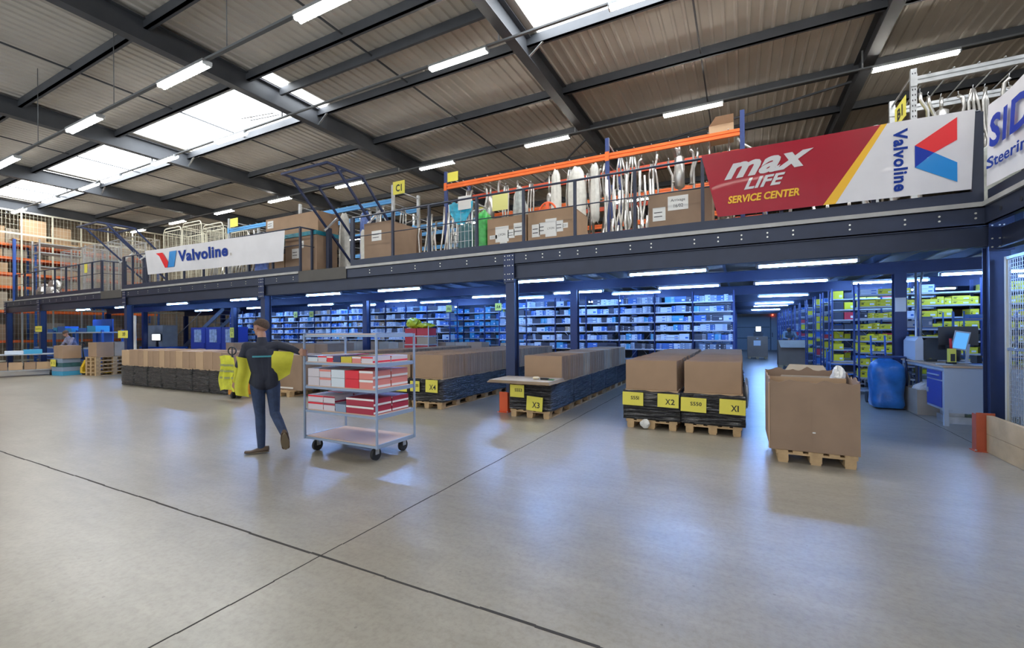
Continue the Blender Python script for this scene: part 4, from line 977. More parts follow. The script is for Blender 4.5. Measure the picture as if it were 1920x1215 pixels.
# wire cage with cyan film and green bag
def wire_cage(name, label, x0, x1, y0, y1, z0, z1, step=.09, m=GALV, group=None, rnd=False, wheels=False):
    t = thing(name, label, 'cage', ((x0+x1)/2, (y0+y1)/2, z0), group)
    g = mb(m); R = .014
    zz = z0 + (.12 if wheels else .0)
    for x in (x0, x1):
        for y in (y0, y1): g.bar((x, y, zz), (x, y, z1), R*2)
    for z in (zz+.02, z1):
        g.bar((x0, y0, z), (x1, y0, z), R*2).bar((x0, y1, z), (x1, y1, z), R*2).bar((x0, y0, z), (x0, y1, z), R*2).bar((x1, y0, z), (x1, y1, z), R*2)
    g.build('cage_frame', t)
    for nm, (pa, pb) in {'front': ((x0, y0), (x1, y0)), 'east': ((x1, y0), (x1, y1)), 'rear': ((x0, y1), (x1, y1)), 'west': ((x0, y0), (x0, y1))}.items():
        g = mb(m); L = math.hypot(pb[0]-pa[0], pb[1]-pa[1]); n = max(2, int(L/step))
        for i in range(1, n): q = i/n; g.bar((pa[0]+(pb[0]-pa[0])*q, pa[1]+(pb[1]-pa[1])*q, zz), (pa[0]+(pb[0]-pa[0])*q, pa[1]+(pb[1]-pa[1])*q, z1), .007)
        k = int((z1-zz)/(step*2.2))
        for i in range(1, k): z = zz+(z1-zz)*i/k; g.bar((pa[0], pa[1], z), (pb[0], pb[1], z), .007)
        g.build('wire_panel', t)
    mb(GREYST).box(x0, x1, y0, y1, zz, zz+.012).build('cage_floor', t)
    if wheels:
        for x in (x0+.08, x1-.08):
            for y in (y0+.08, y1-.08): mb(RUBBER).cyl((x, y, z0+.05), .05, .03, 'X', 12).build('wheel', t)
    return t
wire_cage('wire_cage', 'small wire cage draped in cyan film beside the green bag', -5.89, -5.27, 8.35, 9.0, D0, 4.48)
CY = mat('cyan_film', (.01, .38, .58), .25, 0, .35, 9, .6, 14); GRN = mat('green_film', (.05, .40, .08), .3, 0, .4, 8, .6, 12); DKT = mat('dark_teal_bag', (.04, .13, .15), .4, 0, .3, 7, .5, 12)
g = mb(CY); g.grid(lambda u, v: (-5.88+.64*u, 8.33-.02*math.sin(u*9), 4.5-.10*v-.40*v*math.sin(PI*u)**.8-.02*math.sin(u*22)), 26, 10, True)
tag(g.build('draped_film', None, off=(-5.6, 8.33, 4.4)), 'bright cyan film draped over the small wire cage', 'film')
def bagbox(name, label, x0, x1, y0, y1, z0, z1, m, seed, cat='bag'):
    rr = random.Random(seed); g = mb(m); cx, cy = (x0+x1)/2, (y0+y1)/2
    def P(u, v):
        a = u*2*PI; c, s = math.cos(a), math.sin(a); k = 1/max(abs(c), abs(s))**.75; q = min(1, (1-v)*6)**.5 if v > .8 else (1 if v > .03 else .9)
        return (cx+(x1-x0)/2*c*k*.82*q*(1+.05*math.sin(4*a+9*v+seed)), cy+(y1-y0)/2*s*k*.82*q*(1+.05*math.sin(5*a+7*v)), z0+(z1-z0)*v+.02*math.sin(3*a+seed)*(0 < v))
    g.grid(P, 28, 14, True); o = g.build(name, None, off=(cx, cy, z0)); return tag(o, label, cat)
bagbox('plastic_bag', 'dark teal bag filling the small wire cage', -5.82, -5.34, 8.42, 8.93, D0+.02, 4.1, DKT, 2)
bagbox('plastic_bag', 'bright green plastic bag between cage and cartons', -5.22, -4.9, 8.32, 8.75, D0+.005, 4.3, GRN, 3)
card('paper_notice', 'white sheet tied above the cyan film', -5.62, -5.28, 8.31, 4.32, 4.62, [], m=WHITE, cat='notice')
tag(mb(WHITE).box(-5.43, -5.0, 9.52, 9.53, 4.56, 5.0).build('x'), '', '')['name_tmp'] = 1
o = bpy.data.objects['x']; o.name = 'yellow_paper'; o.data.materials[0] = mat('pale_yellow_paper', (.70, .68, .25), .7); tag(o, 'pale yellow paper hanging over the first labelled carton', 'paper'); del o['name_tmp']
tag(mb(mat('bright_orange_plastic', (.85, .12, .03), .4)).tube([(-3.62+.20*math.cos(a*PI/10), 8.7, 4.08+.24*math.sin(a*PI/10)) for a in range(11)], .022, 7).box(-3.66, -3.58, 8.68, 8.72, 4.055, 4.32).build('orange_hoop'), 'orange plastic hoop showing over the labelled cartons', 'hoop')
# rack letter cards
for i, (x0, x1, y, z0, z1, s, l) in enumerate(((-6.78, -6.45, 9.54, 5.50, 5.74, '', 'blank yellow tag on the west end of the orange rack'), (-8.60, -8.18, 9.5, 5.42, 5.78, 'C1', 'yellow tag lettered C1 at the east end of the sky blue rack'), (-7.9, -7.5, 12.7, 5.35, 5.75, 'C2', 'yellow tag on the second sky blue rack'), (-16.2, -15.75, 9.5, 5.38, 5.68, '', 'yellow tag at the west end of the sky blue rack'))):
    card('rack_tag', l, x0, x1, y, z0, z1, [(s, .25, .75, .2, .75, .03)] if s else [])
for i, (y, z) in enumerate(((9.9, 5.3), (12.5, 5.75))):
    g = mb(YEL).box(2.57, 2.578, y+.1, y+.7, z, z+.36); o = g.build('rack_tag'); tag(o, 'yellow tag lettered %s on the side of the %s grey rack' % (('B1', 'B2')[i], ('front', 'second')[i]), 'tag')
    k = mb(INK); put_text(k, ('B1', 'B2')[i], lambda u, v: (2.566, y+.65-.5*u*.6-.1, z+.08+.2*v), 0, .03); k.build('lettering', o)
# roll cages at the west end
for i, x in enumerate((-28.9, -27.7, -26.5, -25.3, -24.1, -22.9)):
    wire_cage('roll_cage', 'tall wire roll cage behind the west railing, %s from the west' % ORD[i], x, x+1.1, 9.0, 9.85, D0, 5.55, .12, CHROME if i % 2 else GALV, 'tall roll cages', wheels=True)
for i, (x, h) in enumerate(((-20.9, 5.72), (-19.5, 5.78), (-18.1, 5.55))):
    wire_cage('roll_cage', 'pale roll cage rising above the white banner, %s from the west' % ORD[i], x, x+1.3, 9.6, 10.5, D0, h, .13, CREAM, 'pale roll cages', wheels=True)
    t_ = bpy.data.objects[[o.name for o in bpy.data.objects if o.get('label', '').startswith('pale roll cage rising') and ORD[i] in o['label']][0]]
    g = mb(CREAM); g.tube([(x, 9.6, h-.1), (x+.06, 9.6, h+.08), (x+.14, 9.6, h+.12), (x+1.16, 9.6, h+.12), (x+1.24, 9.6, h+.08), (x+1.3, 9.6, h-.1)], .02, 7); g.build('top_hoop', t_)
# grey shelf unit and silver film heap at the west end
t = thing('steel_shelf_unit', 'grey open steel shelf unit at the west end of the mezzanine', 'shelf', (-30.9, 9.2, D0))
for x in (-31.3, -30.4):
    for y in (8.7, 10.4): mb(GALV).box(x-.025, x+.025, y-.025, y+.025, D0, 6.25).build('upright', t)
for z in (3.5, 4.95, 5.65, 6.1): mb(GALV).box(-31.3, -30.4, 8.7, 10.4, z-.05, z).build('shelf', t)
for i, (x, y, s) in enumerate(((-30.1, 8.6, .35), (-29.4, 8.5, .42), (-28.7, 8.6, .38), (-29.8, 8.7, .3), (-29.0, 8.8, .4), (-28.1, 8.5, .3))):
    crumple('silver_film_bundle', 'crumpled silver film bundle in the heap behind the west railing, %s of six' % ORD[i], 'film bundle', (x, y, D0+.005 + (.35 if i in (3, 4) else 0)), (s, s*.5, s*.8), CHROME, i+3)
# fence along the west wall
fy = [2.0, 3.13, 4.26, 5.39, 6.5, 7.55, 8.65, 9.8, 10.95, 12.12, 13.28, 14.43, 15.6, 16.8, 18, 19.2, 20.4]
f = thing('mesh_fence', 'cream framed wire mesh fence standing before the west wall', 'fence', (-32.5, 9, 0))
for y in fy: mb(CREAM).box(-32.53, -32.47, y-.03, y+.03, 0, 7.85).build('fence_post', f)
for z in (.3, 2.9, 6.72, 7.85): mb(CREAM).box(-32.52, -32.48, fy[0], fy[-1], z-.04, z+.04).build('fence_rail', f)
for a, b_ in zip(fy, fy[1:]):
    g = mb(CREAM)
    for k in range(1, 8): y = a+(b_-a)*k/8; g.bar((-32.46, y, .3), (-32.46, y, 7.85), .007)
    for k in range(30): g.bar((-32.455, a, .4+.25*k), (-32.455, b_, .4+.25*k), .007)
    g.build('mesh_panel', f)
# orange pallet racking behind the fence
rk = thing('pallet_rack', 'tall orange beam pallet rack against the west wall', 'rack', (-33.9, 6, 0))
for y in (1.0, 3.8, 6.6, 9.4, 12.2, 15.0):
    for x in (-34.5, -33.4): mb(BLUEP).box(x-.05, x+.05, y-.04, y+.04, 0, 6.6).build('upright', rk)
for z in (1.25, 2.8, 4.05, 4.74, 5.55, 6.25):
    for x in (-33.4, -34.5):
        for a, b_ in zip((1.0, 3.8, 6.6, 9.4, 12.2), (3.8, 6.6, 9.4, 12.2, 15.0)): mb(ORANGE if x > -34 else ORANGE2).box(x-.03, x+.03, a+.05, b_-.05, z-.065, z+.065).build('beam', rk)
rr = random.Random(4); i = 0
for z, nz in ((1.315, 'the lowest beams'), (2.866, 'the second beams'), (4.116, 'the third beams'), (4.806, 'the fourth beams'), (5.616, 'the fifth beams'), (6.316, 'the top beams')):
    y = 1.2; gap = {1.315: 1.2, 2.866: 1.0, 4.116: .5, 4.806: .6, 5.616: .5, 6.316: .9}[z]
    while y < 14.6:
        wd = rr.uniform(.5, 1.15); h = rr.uniform(.5, .95)*gap
        if y + wd < 14.9 and rr.random() < .8 and not any(y < q < y+wd for q in (3.8, 6.6, 9.4, 12.2)):
            o = mb(rr.choice((CARD2, CARD, CARDG, CARD2))).box(-34.45, -33.38, y, y+wd, z, z+h).build('rack_carton'); tag(o, 'pale brown carton on %s of the west wall rack' % nz, 'carton', 'cartons on %s of the west wall rack' % nz)
        y += wd + .04
# big flat tan boards leaning high behind the fence
for i, (a, b_, h) in enumerate(((8.68, 9.62, 7.55), (9.85, 10.6, 7.35))):
    o = mb(CARD2).box(-32.9, -32.7, a, b_, 6.5, h).build('large_board_carton'); tag(o, 'tall tan carton high behind the mesh fence, %s one' % ('southern' if i == 0 else 'northern'), 'carton')
tag(mb(WOOD).box(-33.2, -32.6, 8.4, 11.0, 6.42, 6.499).build('board_shelf'), 'high wooden shelf carrying two tall tan cartons', 'shelf')
# ================================================================== packing corner on the right
WPAINT = mat('bench_grey_paint', (.42, .48, .55), .45, .05, .04, 2); DBLUE = mat('drawer_blue', (.05, .07, .36), .4)
t = thing('packing_desk', 'grey steel packing desk with wooden top and blue drawers', 'desk', (3.3, 10.8, 0))
mb(PLY).box(2.93, 3.92, 9.66, 11.8, .955, .985).build('table_top', t)
mb(WPAINT).box(2.95, 3.90, 9.69, 9.72, .90, .954).box(2.95, 3.90, 11.73, 11.78, .90, .954).box(2.95, 2.98, 9.72, 11.73, .90, .954).box(3.87, 3.90, 9.72, 11.73, .90, .954).build('top_frame', t)
for x in (2.95, 3.84):
    for y in (9.68, 11.72): mb(WPAINT).box(x, x+.06, y, y+.06, 0, .90).build('leg', t)
mb(WPAINT).box(3.012, 3.838, 9.69, 9.71, .22, .899).box(3.012, 3.838, 9.685, 9.695, .24, .26).build('side_panel', t)
mb(WPAINT).box(2.97, 3.5, 9.78, 10.5, .24, .899).build('drawer_cabinet', t)
c = mb(DBLUE).box(2.955, 2.969, 9.82, 10.46, .74, .88).build('drawer', t); mb(WPAINT).box(2.935, 2.954, 9.9, 10.38, .80, .82).build('drawer_handle', c)
c = mb(DBLUE).box(2.955, 2.969, 9.82, 10.46, .28, .715).build('cabinet_door', t); mb(WPAINT).box(2.94, 2.954, 10.38, 10.43, .48, .56).build('door_handle', c)
DKG = mat('printer_charcoal', (.045, .055, .07), .45); LTG = mat('printer_pale', (.50, .55, .62), .45)
t = thing('laser_printer', 'charcoal and pale grey laser printer on the packing desk', 'printer', (3.28, 11.4, .986))
mb(DKG).prism([(3.08, 1.0), (3.62, 1.0), (3.62, 1.36), (3.58, 1.42), (3.16, 1.42), (3.08, 1.36)], 11.1, 11.7).build('printer_body', t)
mb(LTG).prism([(2.96, .99), (3.078, .99), (3.078, 1.38), (3.06, 1.42), (3.0, 1.42), (2.96, 1.36)], 11.06, 11.74).build('printer_front', t); mb(LTG).box(3.0, 3.60, 11.06, 11.74, 1.422, 1.44).build('top_cover', t)
mb(BLACK).box(3.3, 3.4, 11.09, 11.098, 1.2, 1.3).box(3.45, 3.55, 11.09, 11.098, 1.2, 1.3).build('side_vent', t); mb(LTG).box(3.08, 3.62, 11.1, 11.7, .987, .999).build('printer_base', t)
scr = lamp_mat('tablet_glow', (.10, .35, .75), .55)
t = thing('flat_monitor', 'wide black monitor seen from the back on the packing desk', 'monitor', (3.5, 10.75, .986))
mb(BLACK).obox((3.48, 10.8, 1.46), (.52, .03, .34), rz=-.1).build('monitor_panel', t); mb(BLACK).box(3.45, 3.51, 10.82, 10.86, 1.0, 1.35).box(3.36, 3.6, 10.75, 10.95, .987, 1.0).build('monitor_stand', t)
t = thing('touch_terminal', 'small tilted terminal with a lit blue screen on the desk', 'terminal', (3.42, 10.5, .986))
M_ = Matrix.Translation((3.42, 10.5, 1.38)) @ Matrix.Rotation(.25, 4, 'Y')
mb(mat('terminal_grey', (.42, .45, .5), .4)).obox((3.42, 10.5, 1.38), (.20, .02, .33), ry=.18, rz=-.15).build('terminal_case', t); mb(scr).obox((3.418, 10.486, 1.38), (.165, .006, .28), ry=.18, rz=-.15).build('screen', t)
mb(WPAINT).bar((3.50, 10.52, 1.0), (3.53, 10.53, 1.32), .035).box(3.38, 3.58, 10.45, 10.62, .987, 1.002).build('stand', t)
t = thing('pen_holder', 'yellow block with a red stick standing on the desk', 'holder', (3.28, 10.45, .986)); mb(YEL).box(3.24, 3.33, 10.4, 10.5, .987, 1.24).build('block_body', t); mb(BLACK).box(3.255, 3.315, 10.396, 10.3995, 1.02, 1.15).build('keypad', t); mb(RED).tube([(3.28, 10.45, 1.241), (3.27, 10.45, 1.42)], .02, 8).build('red_stick', t)
r7 = random.Random(3)
for i, (x, y, m, nm, lb) in enumerate(((3.08, 10.1, WHITE, 'paper_sheet', 'paper sheet near the front edge of the desk'), (3.45, 9.95, WHITE, 'paper_sheet', 'paper sheet beside the desk corner by the column'), (3.55, 10.2, BB, 'folder', 'blue folder lying on the desk by the column'))):
    tag(mb(m).obox((x, y, .9885+.0035*i), (.21, .30, .003), rz=r7.uniform(-.5, .5)).build(nm), lb, 'paper')
for i, (x, y, d, m, nm, lb) in enumerate(((3.12, 10.85, (.16, .09, .05), BLACK, 'label_roll_holder', 'low black device with a yellow button left on the desk'), (3.2, 10.2, (.12, .06, .03), BLACK, 'hand_scanner', 'black hand scanner lying on the desk'), (3.6, 10.45, (.10, .10, .14), DKG, 'card_reader', 'dark box with cables beside the terminal'))):
    tag(mb(m).obox((x, y, .987+d[2]/2), d, rz=.3*i).use(YEL).obox((x, y, .988+d[2]), (.03, .03, .006), rz=.3*i).build(nm), lb, 'device')
tag(mb(BLACK).tube([(3.4, 10.6, .1), (3.35, 10.7, .4), (3.45, 10.75, .7), (3.38, 10.8, .94)], .02, 6).tube([(3.2, 10.9, .3), (3.25, 11.0, .6), (3.22, 11.0, .93)], .018, 6).build('cable_bunch'), 'black cables dangling under the packing desk', 'cables')
# waste carton under desk
t = thing('waste_carton', 'open brown carton of crumpled paper under the packing desk', 'carton', (3.2, 11.2, 0))
g = mb(CARDG); x0, x1, y0, y1, z1 = 2.90, 3.55, 10.75, 11.55, .46
g.box(x0, x1, y0, y0+.008, .001, z1).box(x0, x1, y1-.008, y1, .001, z1).box(x0, x0+.008, y0+.008, y1-.008, .001, z1).box(x1-.008, x1, y0+.008, y1-.008, .001, z1).box(x0+.008, x1-.008, y0+.008, y1-.008, .001, .01); g.build('carton_body', t)
crumple('paper_wad', 'white paper wad heaped in the waste carton', 'paper', (3.1, 11.05, .30), (.15, .2, .14), PAPER, 4); crumple('paper_wad', 'smaller paper wad beside the larger one in the waste carton', 'paper', (3.35, 11.2, .3), (.13, .2, .10), PAPER, 7)
tag(mb(GALV).box(3.05, 3.6, 9.95, 10.35, .001, .12).box(3.08, 3.3, 10.0, 10.3, .12, .2).build('floor_box'), 'low grey metal box on the floor under the desk', 'box')
# blue waste bag in its stand, hand truck, silver canister
BAGB = mat('blue_bag_film', (.03, .16, .45), .28, 0, .35, 5, .6, 9, coat=.3)
bagbox('waste_bag', 'big bulging translucent blue waste bag beside the desk', 2.28, 2.92, 11.1, 11.75, .03, 1.02, BAGB, 5)
t = thing('bag_stand', 'dark ring stand holding the blue waste bag open', 'stand', (2.6, 11.4, 0)); mb(mat('dark_blue_rim', (.03, .05, .16), .4)).tube([(2.60+.30*math.cos(a*PI/10), 11.42+.30*math.sin(a*PI/10), 1.03) for a in range(20)], .018, 6, closed=True).build('ring', t); mb(NAVY2).tube([(2.93, 11.5, .02), (2.95, 11.5, .6), (2.93, 11.5, 1.03)], .018, 6).build('pole', t)
t = thing('hand_truck', 'blue hand truck with red wheel guards behind the blue bag', 'hand truck', (2.8, 11.95, 0))
mb(BLUEP).tube([(2.52, 12.05, .15), (2.52, 12.2, 1.45)], .018, 7).build('rail', t); mb(BLUEP).tube([(2.76, 12.05, .15), (2.76, 12.2, 1.45)], .018, 7).build('rail', t)
for z in (.3, .7, 1.1): mb(BLUEP).bar((2.52, 12.06+.1*z, z), (2.76, 12.06+.1*z, z), .02).build('cross_bar', t)
mb(BLUEP).box(2.5, 2.78, 11.8, 12.05, .01, .02).build('toe_plate', t)
for x in (2.44, 2.85): mb(RUBBER).cyl((x, 12.12, .12), .12, .05, 'X', 16).build('wheel', t)
mb(RED).box(2.86, 2.90, 11.98, 12.2, .02, .25).build('wheel_guard', t)
t = thing('silver_canister', 'tall silver canister beside the blue bag', 'canister', (2.78, 11.95, 0)); 
tag(mb(CHROME).tube([(3.02+.0, 11.86, .0), (3.02, 11.86, .62), (3.02, 11.86, .70), (3.02, 11.86, .72)], [.07, .07, .04, .02], 14).build('metal_cylinder'), 'upright silver cylinder squeezed between blue bag and desk', 'cylinder')
bpy.data.objects.remove(t)
# platform trolley
def trolley(name, label, W, D, decks, posts, cols, handle=None, loc=(0,0,0), rz=0, wheel=.08, top=None, board=PLY, group=None):
    t = thing(name, label, 'trolley', (0,0,0), group)
    H = top or decks[-1]
    for i, z in enumerate(decks):
        d = mb(board).box(-W/2+.02, W/2-.02, -D/2+.02, D/2-.02, z-.002, z+.012).build('deck', t)
        mb(cols).box(-W/2, W/2, -D/2, -D/2+.02, z-.028, z+.0).box(-W/2, W/2, D/2-.02, D/2, z-.028, z+.0).box(-W/2, -W/2+.02, -D/2+.02, D/2-.02, z-.035, z+.014).box(W/2-.02, W/2, -D/2+.02, D/2-.02, z-.035, z+.014).build('deck_rim', d)
    for (x, y) in posts: mb(cols).box(x*W/2-.011, x*W/2+.011, y*D/2-.011, y*D/2+.011, decks[0]-.03, H).build('post', t)
    if handle:
        for s in ((-1, 1) if handle == 'both' else (1,)) if handle != 'back' else ():
            mb(cols).tube([(s*W/2, -D/2+.03, decks[0]), (s*W/2, -D/2+.03, H-.08), (s*W/2, -D/2+.12, H), (s*W/2, D/2-.12, H), (s*W/2, D/2-.03, H-.08), (s*W/2, D/2-.03, decks[0])], .015, 8).build('handle', t)
        if handle == 'back': mb(cols).tube([(-W/2+.03, D/2, decks[0]), (-W/2+.03, D/2, H-.1), (-W/2+.14, D/2, H), (W/2-.14, D/2, H), (W/2-.03, D/2, H-.1), (W/2-.03, D/2, decks[0])], .017, 8).build('handle', t)
    for x in (-W/2+.12, W/2-.12):
        for y in (-D/2+.1, D/2-.1):
            w_ = mb(RUBBER).cyl((x, y, wheel), wheel, .04, 'X', 18).build('wheel', t); mb(GALV).box(x-.032, x-.026, y-.03, y+.03, wheel, decks[0]-.036).box(x+.026, x+.032, y-.03, y+.03, wheel, decks[0]-.036).box(x-.04, x+.04, y-.04, y+.04, decks[0]-.044, decks[0]-.036).build('caster_fork', w_)
    t.location = loc; t.rotation_euler.z = rz
    return t
SKB = mat('trolley_blue', (.06, .18, .50), .45)
trolley('platform_trolley', 'blue platform trolley with an arched rear handle behind the big open carton', .92, .6, [.40, .66], ((-1,-1),(1,-1),(-1,1),(1,1)), SKB, 'back', (2.62, 15.0, 0), 0, .09, 1.04)
trolley('shelf_trolley', 'blue shelf trolley standing before the yellow cartons', .80, .5, [.3, .8, 1.2, 1.62], ((-1,-1),(1,-1),(-1,1),(1,1)), SKB, None, (3.55, 12.75, 0), 0, .08, 1.95)
trolley('shelf_trolley', 'blue trolley with a rounded handle behind the monitor', .95, .5, [.3, 1.0, 1.78], ((-1,-1),(-1,1),(1,-1),(1,1)), SKB, 'one', (4.55, 12.6, 0), 0, .08, 1.95)
sbox(WB, 3.2, 12.6, 1.633, .22, .25, .13, 'white carton on the blue shelf trolley', None); sbox(GB, 3.5, 12.6, 1.633, .16, .25, .22, 'grey carton on the blue shelf trolley top', None); sbox(BB, 4.2, 12.5, 1.793, .5, .25, .09, 'flat blue tray on the trolley behind the monitor', None)
# cable on floor, scraps
tag(mb(BLACK).tube([(.62, 8.6, .006), (.78, 8.65, .008), (.95, 8.6, .006)], .007, 5).build('strap_piece'), 'short black strap piece lying on the aisle floor', 'strap')
# mesh fence beside the wing, wood barrier, red post
t = thing('mesh_fence', 'galvanised wire mesh fence panel beside the packing desk column', 'fence', (3.0, 6.5, 0))
for y in (7.86, 6.4, 4.9): mb(CREAM).box(2.98, 3.02, y-.02, y+.02, .0, 2.5).build('fence_post', t)
for z in (.12, 1.33, 2.48): mb(GALV).box(2.985, 3.015, 4.92, 7.84, z-.018, z+.018).build('fence_rail', t)
for a, b_ in ((6.42, 7.84), (4.92, 6.38)):
    for z0, z1 in ((.14, 1.31), (1.35, 2.46)):
        g = mb(GALV); y = a
        while y < b_: g.bar((3.0, y, z0), (3.0, y, z1), .006); y += .05
        z = z0
        while z < z1: g.bar((3.006, a, z), (3.006, b_, z), .006); z += .05
        g.build('mesh_panel', t)
WD2 = mat('pale_timber', (.50, .37, .21), .75, 0, .2, 3, .3, 12)
for k, (z0, z1, nm) in enumerate(((.005, .235, 'lower'), (.24, .475, 'upper'))):
    for a, b_, q in ((7.0, 7.86, 'longer end'), (3.0, 6.98, 'near')):
        tag(mb(WD2).box(2.80, 2.86, a, b_, z0, z1).build('barrier_plank'), '%s pale timber barrier plank below the mesh fence, %s piece' % (nm, 'rear' if a > 6.9 else 'front'), 'plank')
guard('barrier_post', 'rust red steel post at the end of the timber barrier', 2.80, 7.88, .50, DRED, .12)
# grey bin and silver bag behind the fence
t = thing('ribbed_container', 'pale ribbed container standing behind the mesh fence', 'container', (3.6, 7.2, 0))
g = mb(mat('ribbed_pale_blue', (.38, .45, .52), .45)).box(3.3, 4.3, 6.7, 7.7, .45, 1.18)
for k in range(12): g.box(3.28, 3.3, 6.74+.08*k, 6.78+.08*k, .46, 1.17)
for x in (3.34, 4.26):
    for y in (6.74, 7.66): g.box(x-.03, x+.03, y-.03, y+.03, 0, .45)
g.build('container_body', t); mb(GALV).box(3.28, 4.32, 6.68, 7.72, 1.18, 1.21).build('container_rim', t)
crumple('film_bag', 'crushed clear film bag on the floor behind the mesh fence', 'bag', (3.22, 7.45, .01), (.10, .2, .26), FILMC, 6)
# big torn carton on its pallet
place(PAL, (.775, 6.85, 0), 'pallet under the big torn open carton', None)
t = thing('torn_carton', 'big open brown carton with torn top edges nearest the camera', 'carton', (.77, 6.8, .145))
r7 = random.Random(12); x0, x1, y0, y1, zt = .31, 1.20, 6.27, 7.42, .975
def torn(pa, pb, z1, th, seed, hi=.03, n=26, m=CARD3):
    rr = random.Random(seed); g = mb(m); L = Vector(pb)-Vector(pa); nn = Vector((-L.y, L.x, 0)).normalized()*th; prev = None; z = z1
    for i in range(n+1):
        z = z1 + .6*hi*math.sin(i*.9+seed)*math.sin(i*.31) + rr.uniform(-.2, .2)*hi; p = Vector(pa)+L*i/n
        cur = [(p.x, p.y, .146), (p.x, p.y, z), (p.x+nn.x, p.y+nn.y, z), (p.x+nn.x, p.y+nn.y, .146)]
        if prev:
            g.quad(prev[0], cur[0], cur[1], prev[1]); g.quad(prev[1], cur[1], cur[2], prev[2]); g.quad(prev[3], prev[2], cur[2], cur[3])
        prev = cur
    return g
torn((x0, y0, 0), (x1, y0, 0), zt, .007, 2, .03).build('front_wall', t); torn((x1, y0, 0), (x1, y1, 0), zt+.03, .007, 3, .06).build('side_wall', t)
torn((x0, y1, 0), (x1, y1, 0), zt+.06, -.007, 4, .05).build('rear_wall', t); torn((x0, y0, 0), (x0, y1, 0), zt+.02, -.007, 5, .05).build('side_wall', t)
mb(CARD3).box(x0+.008, x1-.008, y0+.008, y1-.008, .147, .155).build('bottom', t)
mb(CARD2).box(x0-.012, x0-.002, y0-.01, y0+.05, .15, .95).build('corner_strip', t); mb(CARD3).box(.735, .745, y0-.002, y0-.0005, .2, .9).build('fold_line', t)
mb(WHITE).box(.745, .775, y0-.004, y0-.001, .37, .385).build('paper_scrap', t)
tag(mb(CARD2).box(x0+.03, x1-.05, 6.74, 6.755, .16, .985).build('inner_sheet'), 'cardboard sheet standing inside the big torn carton', 'sheet')
tag(mb(CARDG).quad((.5, 7.40, .93), (1.1, 7.40, .93), (1.02, 7.5, 1.09), (.62, 7.5, 1.10)).quad((.62, 7.505, 1.10), (1.02, 7.505, 1.09), (1.1, 7.405, .93), (.5, 7.405, .93)).build('bent_flap', t), None)
crumple('paper_wad', 'crumpled pale paper stuck in the corner of the torn carton', 'paper', (1.10, 6.95, .80), (.07, .16, .16), PAPER, 9)
# ================================================================== west working zone on the floor
def tray(x, y, z, w_, d, h, m, label, group, name='plastic_crate', rz=0):
    g = mb(m); t_ = .02; g.box(-w_/2, w_/2, -d/2, -d/2+t_, 0, h).box(-w_/2, w_/2, d/2-t_, d/2, 0, h).box(-w_/2, -w_/2+t_, -d/2+t_, d/2-t_, 0, h).box(w_/2-t_, w_/2, -d/2+t_, d/2-t_, 0, h).box(-w_/2+t_, w_/2-t_, -d/2+t_, d/2-t_, 0, t_).box(-w_/2-.008, w_/2+.008, -d/2-.008, -d/2, h-.04, h)
    o = g.build(name, None, off=(0,0,0)); o.location = (x, y, z); o.rotation_euler.z = rz; return tag(o, label, 'crate', group)
t = thing('work_bench', 'long grey and blue sorting bench with an upper shelf at the west end', 'bench', (-28.4, 9.3, 0))
for x in (-32.1, -29.7, -27.2, -24.7):
    for y in (9.0, 9.7): mb(BLUEP).box(x-.04, x+.04, y-.04, y+.04, 0, 1.78).build('bench_leg', t)
for z, m in ((.45, BLUEP), (.98, WPAINT), (1.70, WPAINT)): mb(m).box(-32.15, -24.65, 8.96, 9.74, z-.05, z+.0).build('bench_shelf', t)
mb(BLUEP).box(-32.1, -29.0, 8.93, 8.955, .52, .93).build('blue_panel', t); mb(BLUEP).box(-28.6, -24.8, 8.93, 8.955, .56, .93).build('blue_panel', t)
rr = random.Random(6); x = -31.8; i = 0
while x < -25.0:
    wd = rr.choice((.5, .7, .9)); 
    if rr.random() < .8: tray(x+wd/2, 9.35, 1.701, wd-.06, .5, rr.uniform(.15, .32), CB if i % 2 else BB, 'blue crate on the upper shelf of the sorting bench, %s from the west' % ORD[i], 'blue crates on the bench shelf'); i += 1
    x += wd
tag(mb(GREYST).box(-27.9, -25.9, 9.8, 9.85, 0, 2.3).build('blue_board'), 'tall dark board behind the sorting bench', 'board').data.materials[0] = BLUEP
for x, nm in ((-22.7, 'west'), (-20.65, 'east')):
    tag(mb(WHITE).box(x-.28, x+.28, 8.42, 8.43, 1.25, 2.3).build('notice_sheet'), 'tall white notice sheet hung beside the X9 column, %s one' % nm, 'notice') if nm == 'east' else tag(mb(WHITE).box(-21.0, -20.45, 8.46, 8.47, .9, 1.5).build('notice_sheet'), 'pale blue lit notice sheet below the white one by the X9 column', 'notice')
# trolley with cartons
trl = trolley('picking_trolley', 'grey picking trolley of small cartons at the west end', 1.6, .7, [.24, .84], ((-1,-1),(1,-1),(-1,1),(1,1)), GALV, 'both', (-24.7, 6.65, 0), 1.32, .10, 1.02, WPAINT)
c_, s_ = math.cos(1.32), math.sin(1.32)
for i, (u, v, z, w_, h, m) in enumerate(((-.6, -.1, .255, .28, .30, CARD), (-.25, -.1, .255, .36, .28, CARD2), (.12, -.1, .255, .30, .28, CARD), (.5, -.1, .255, .42, .27, CARD2), (-.28, 0, .855, .5, .12, WB), (.2, 0, .855, .5, .16, CB))):
    o = mb(m).box(-w_/2, w_/2, -.25, .25, 0, h).build('carton', None, off=(0,0,0)); o.location = (-24.7+u*c_-v*s_, 6.65+u*s_+v*c_, z); o.rotation_euler.z = 1.32
    tag(o, '%s carton on the %s deck of the picking trolley, %s from its south end' % ({CARD:'brown', CARD2:'tan', WB:'white', CB:'cyan'}[m], 'lower' if z < .5 else 'upper', ORD[i if i < 4 else i-4]), 'carton')
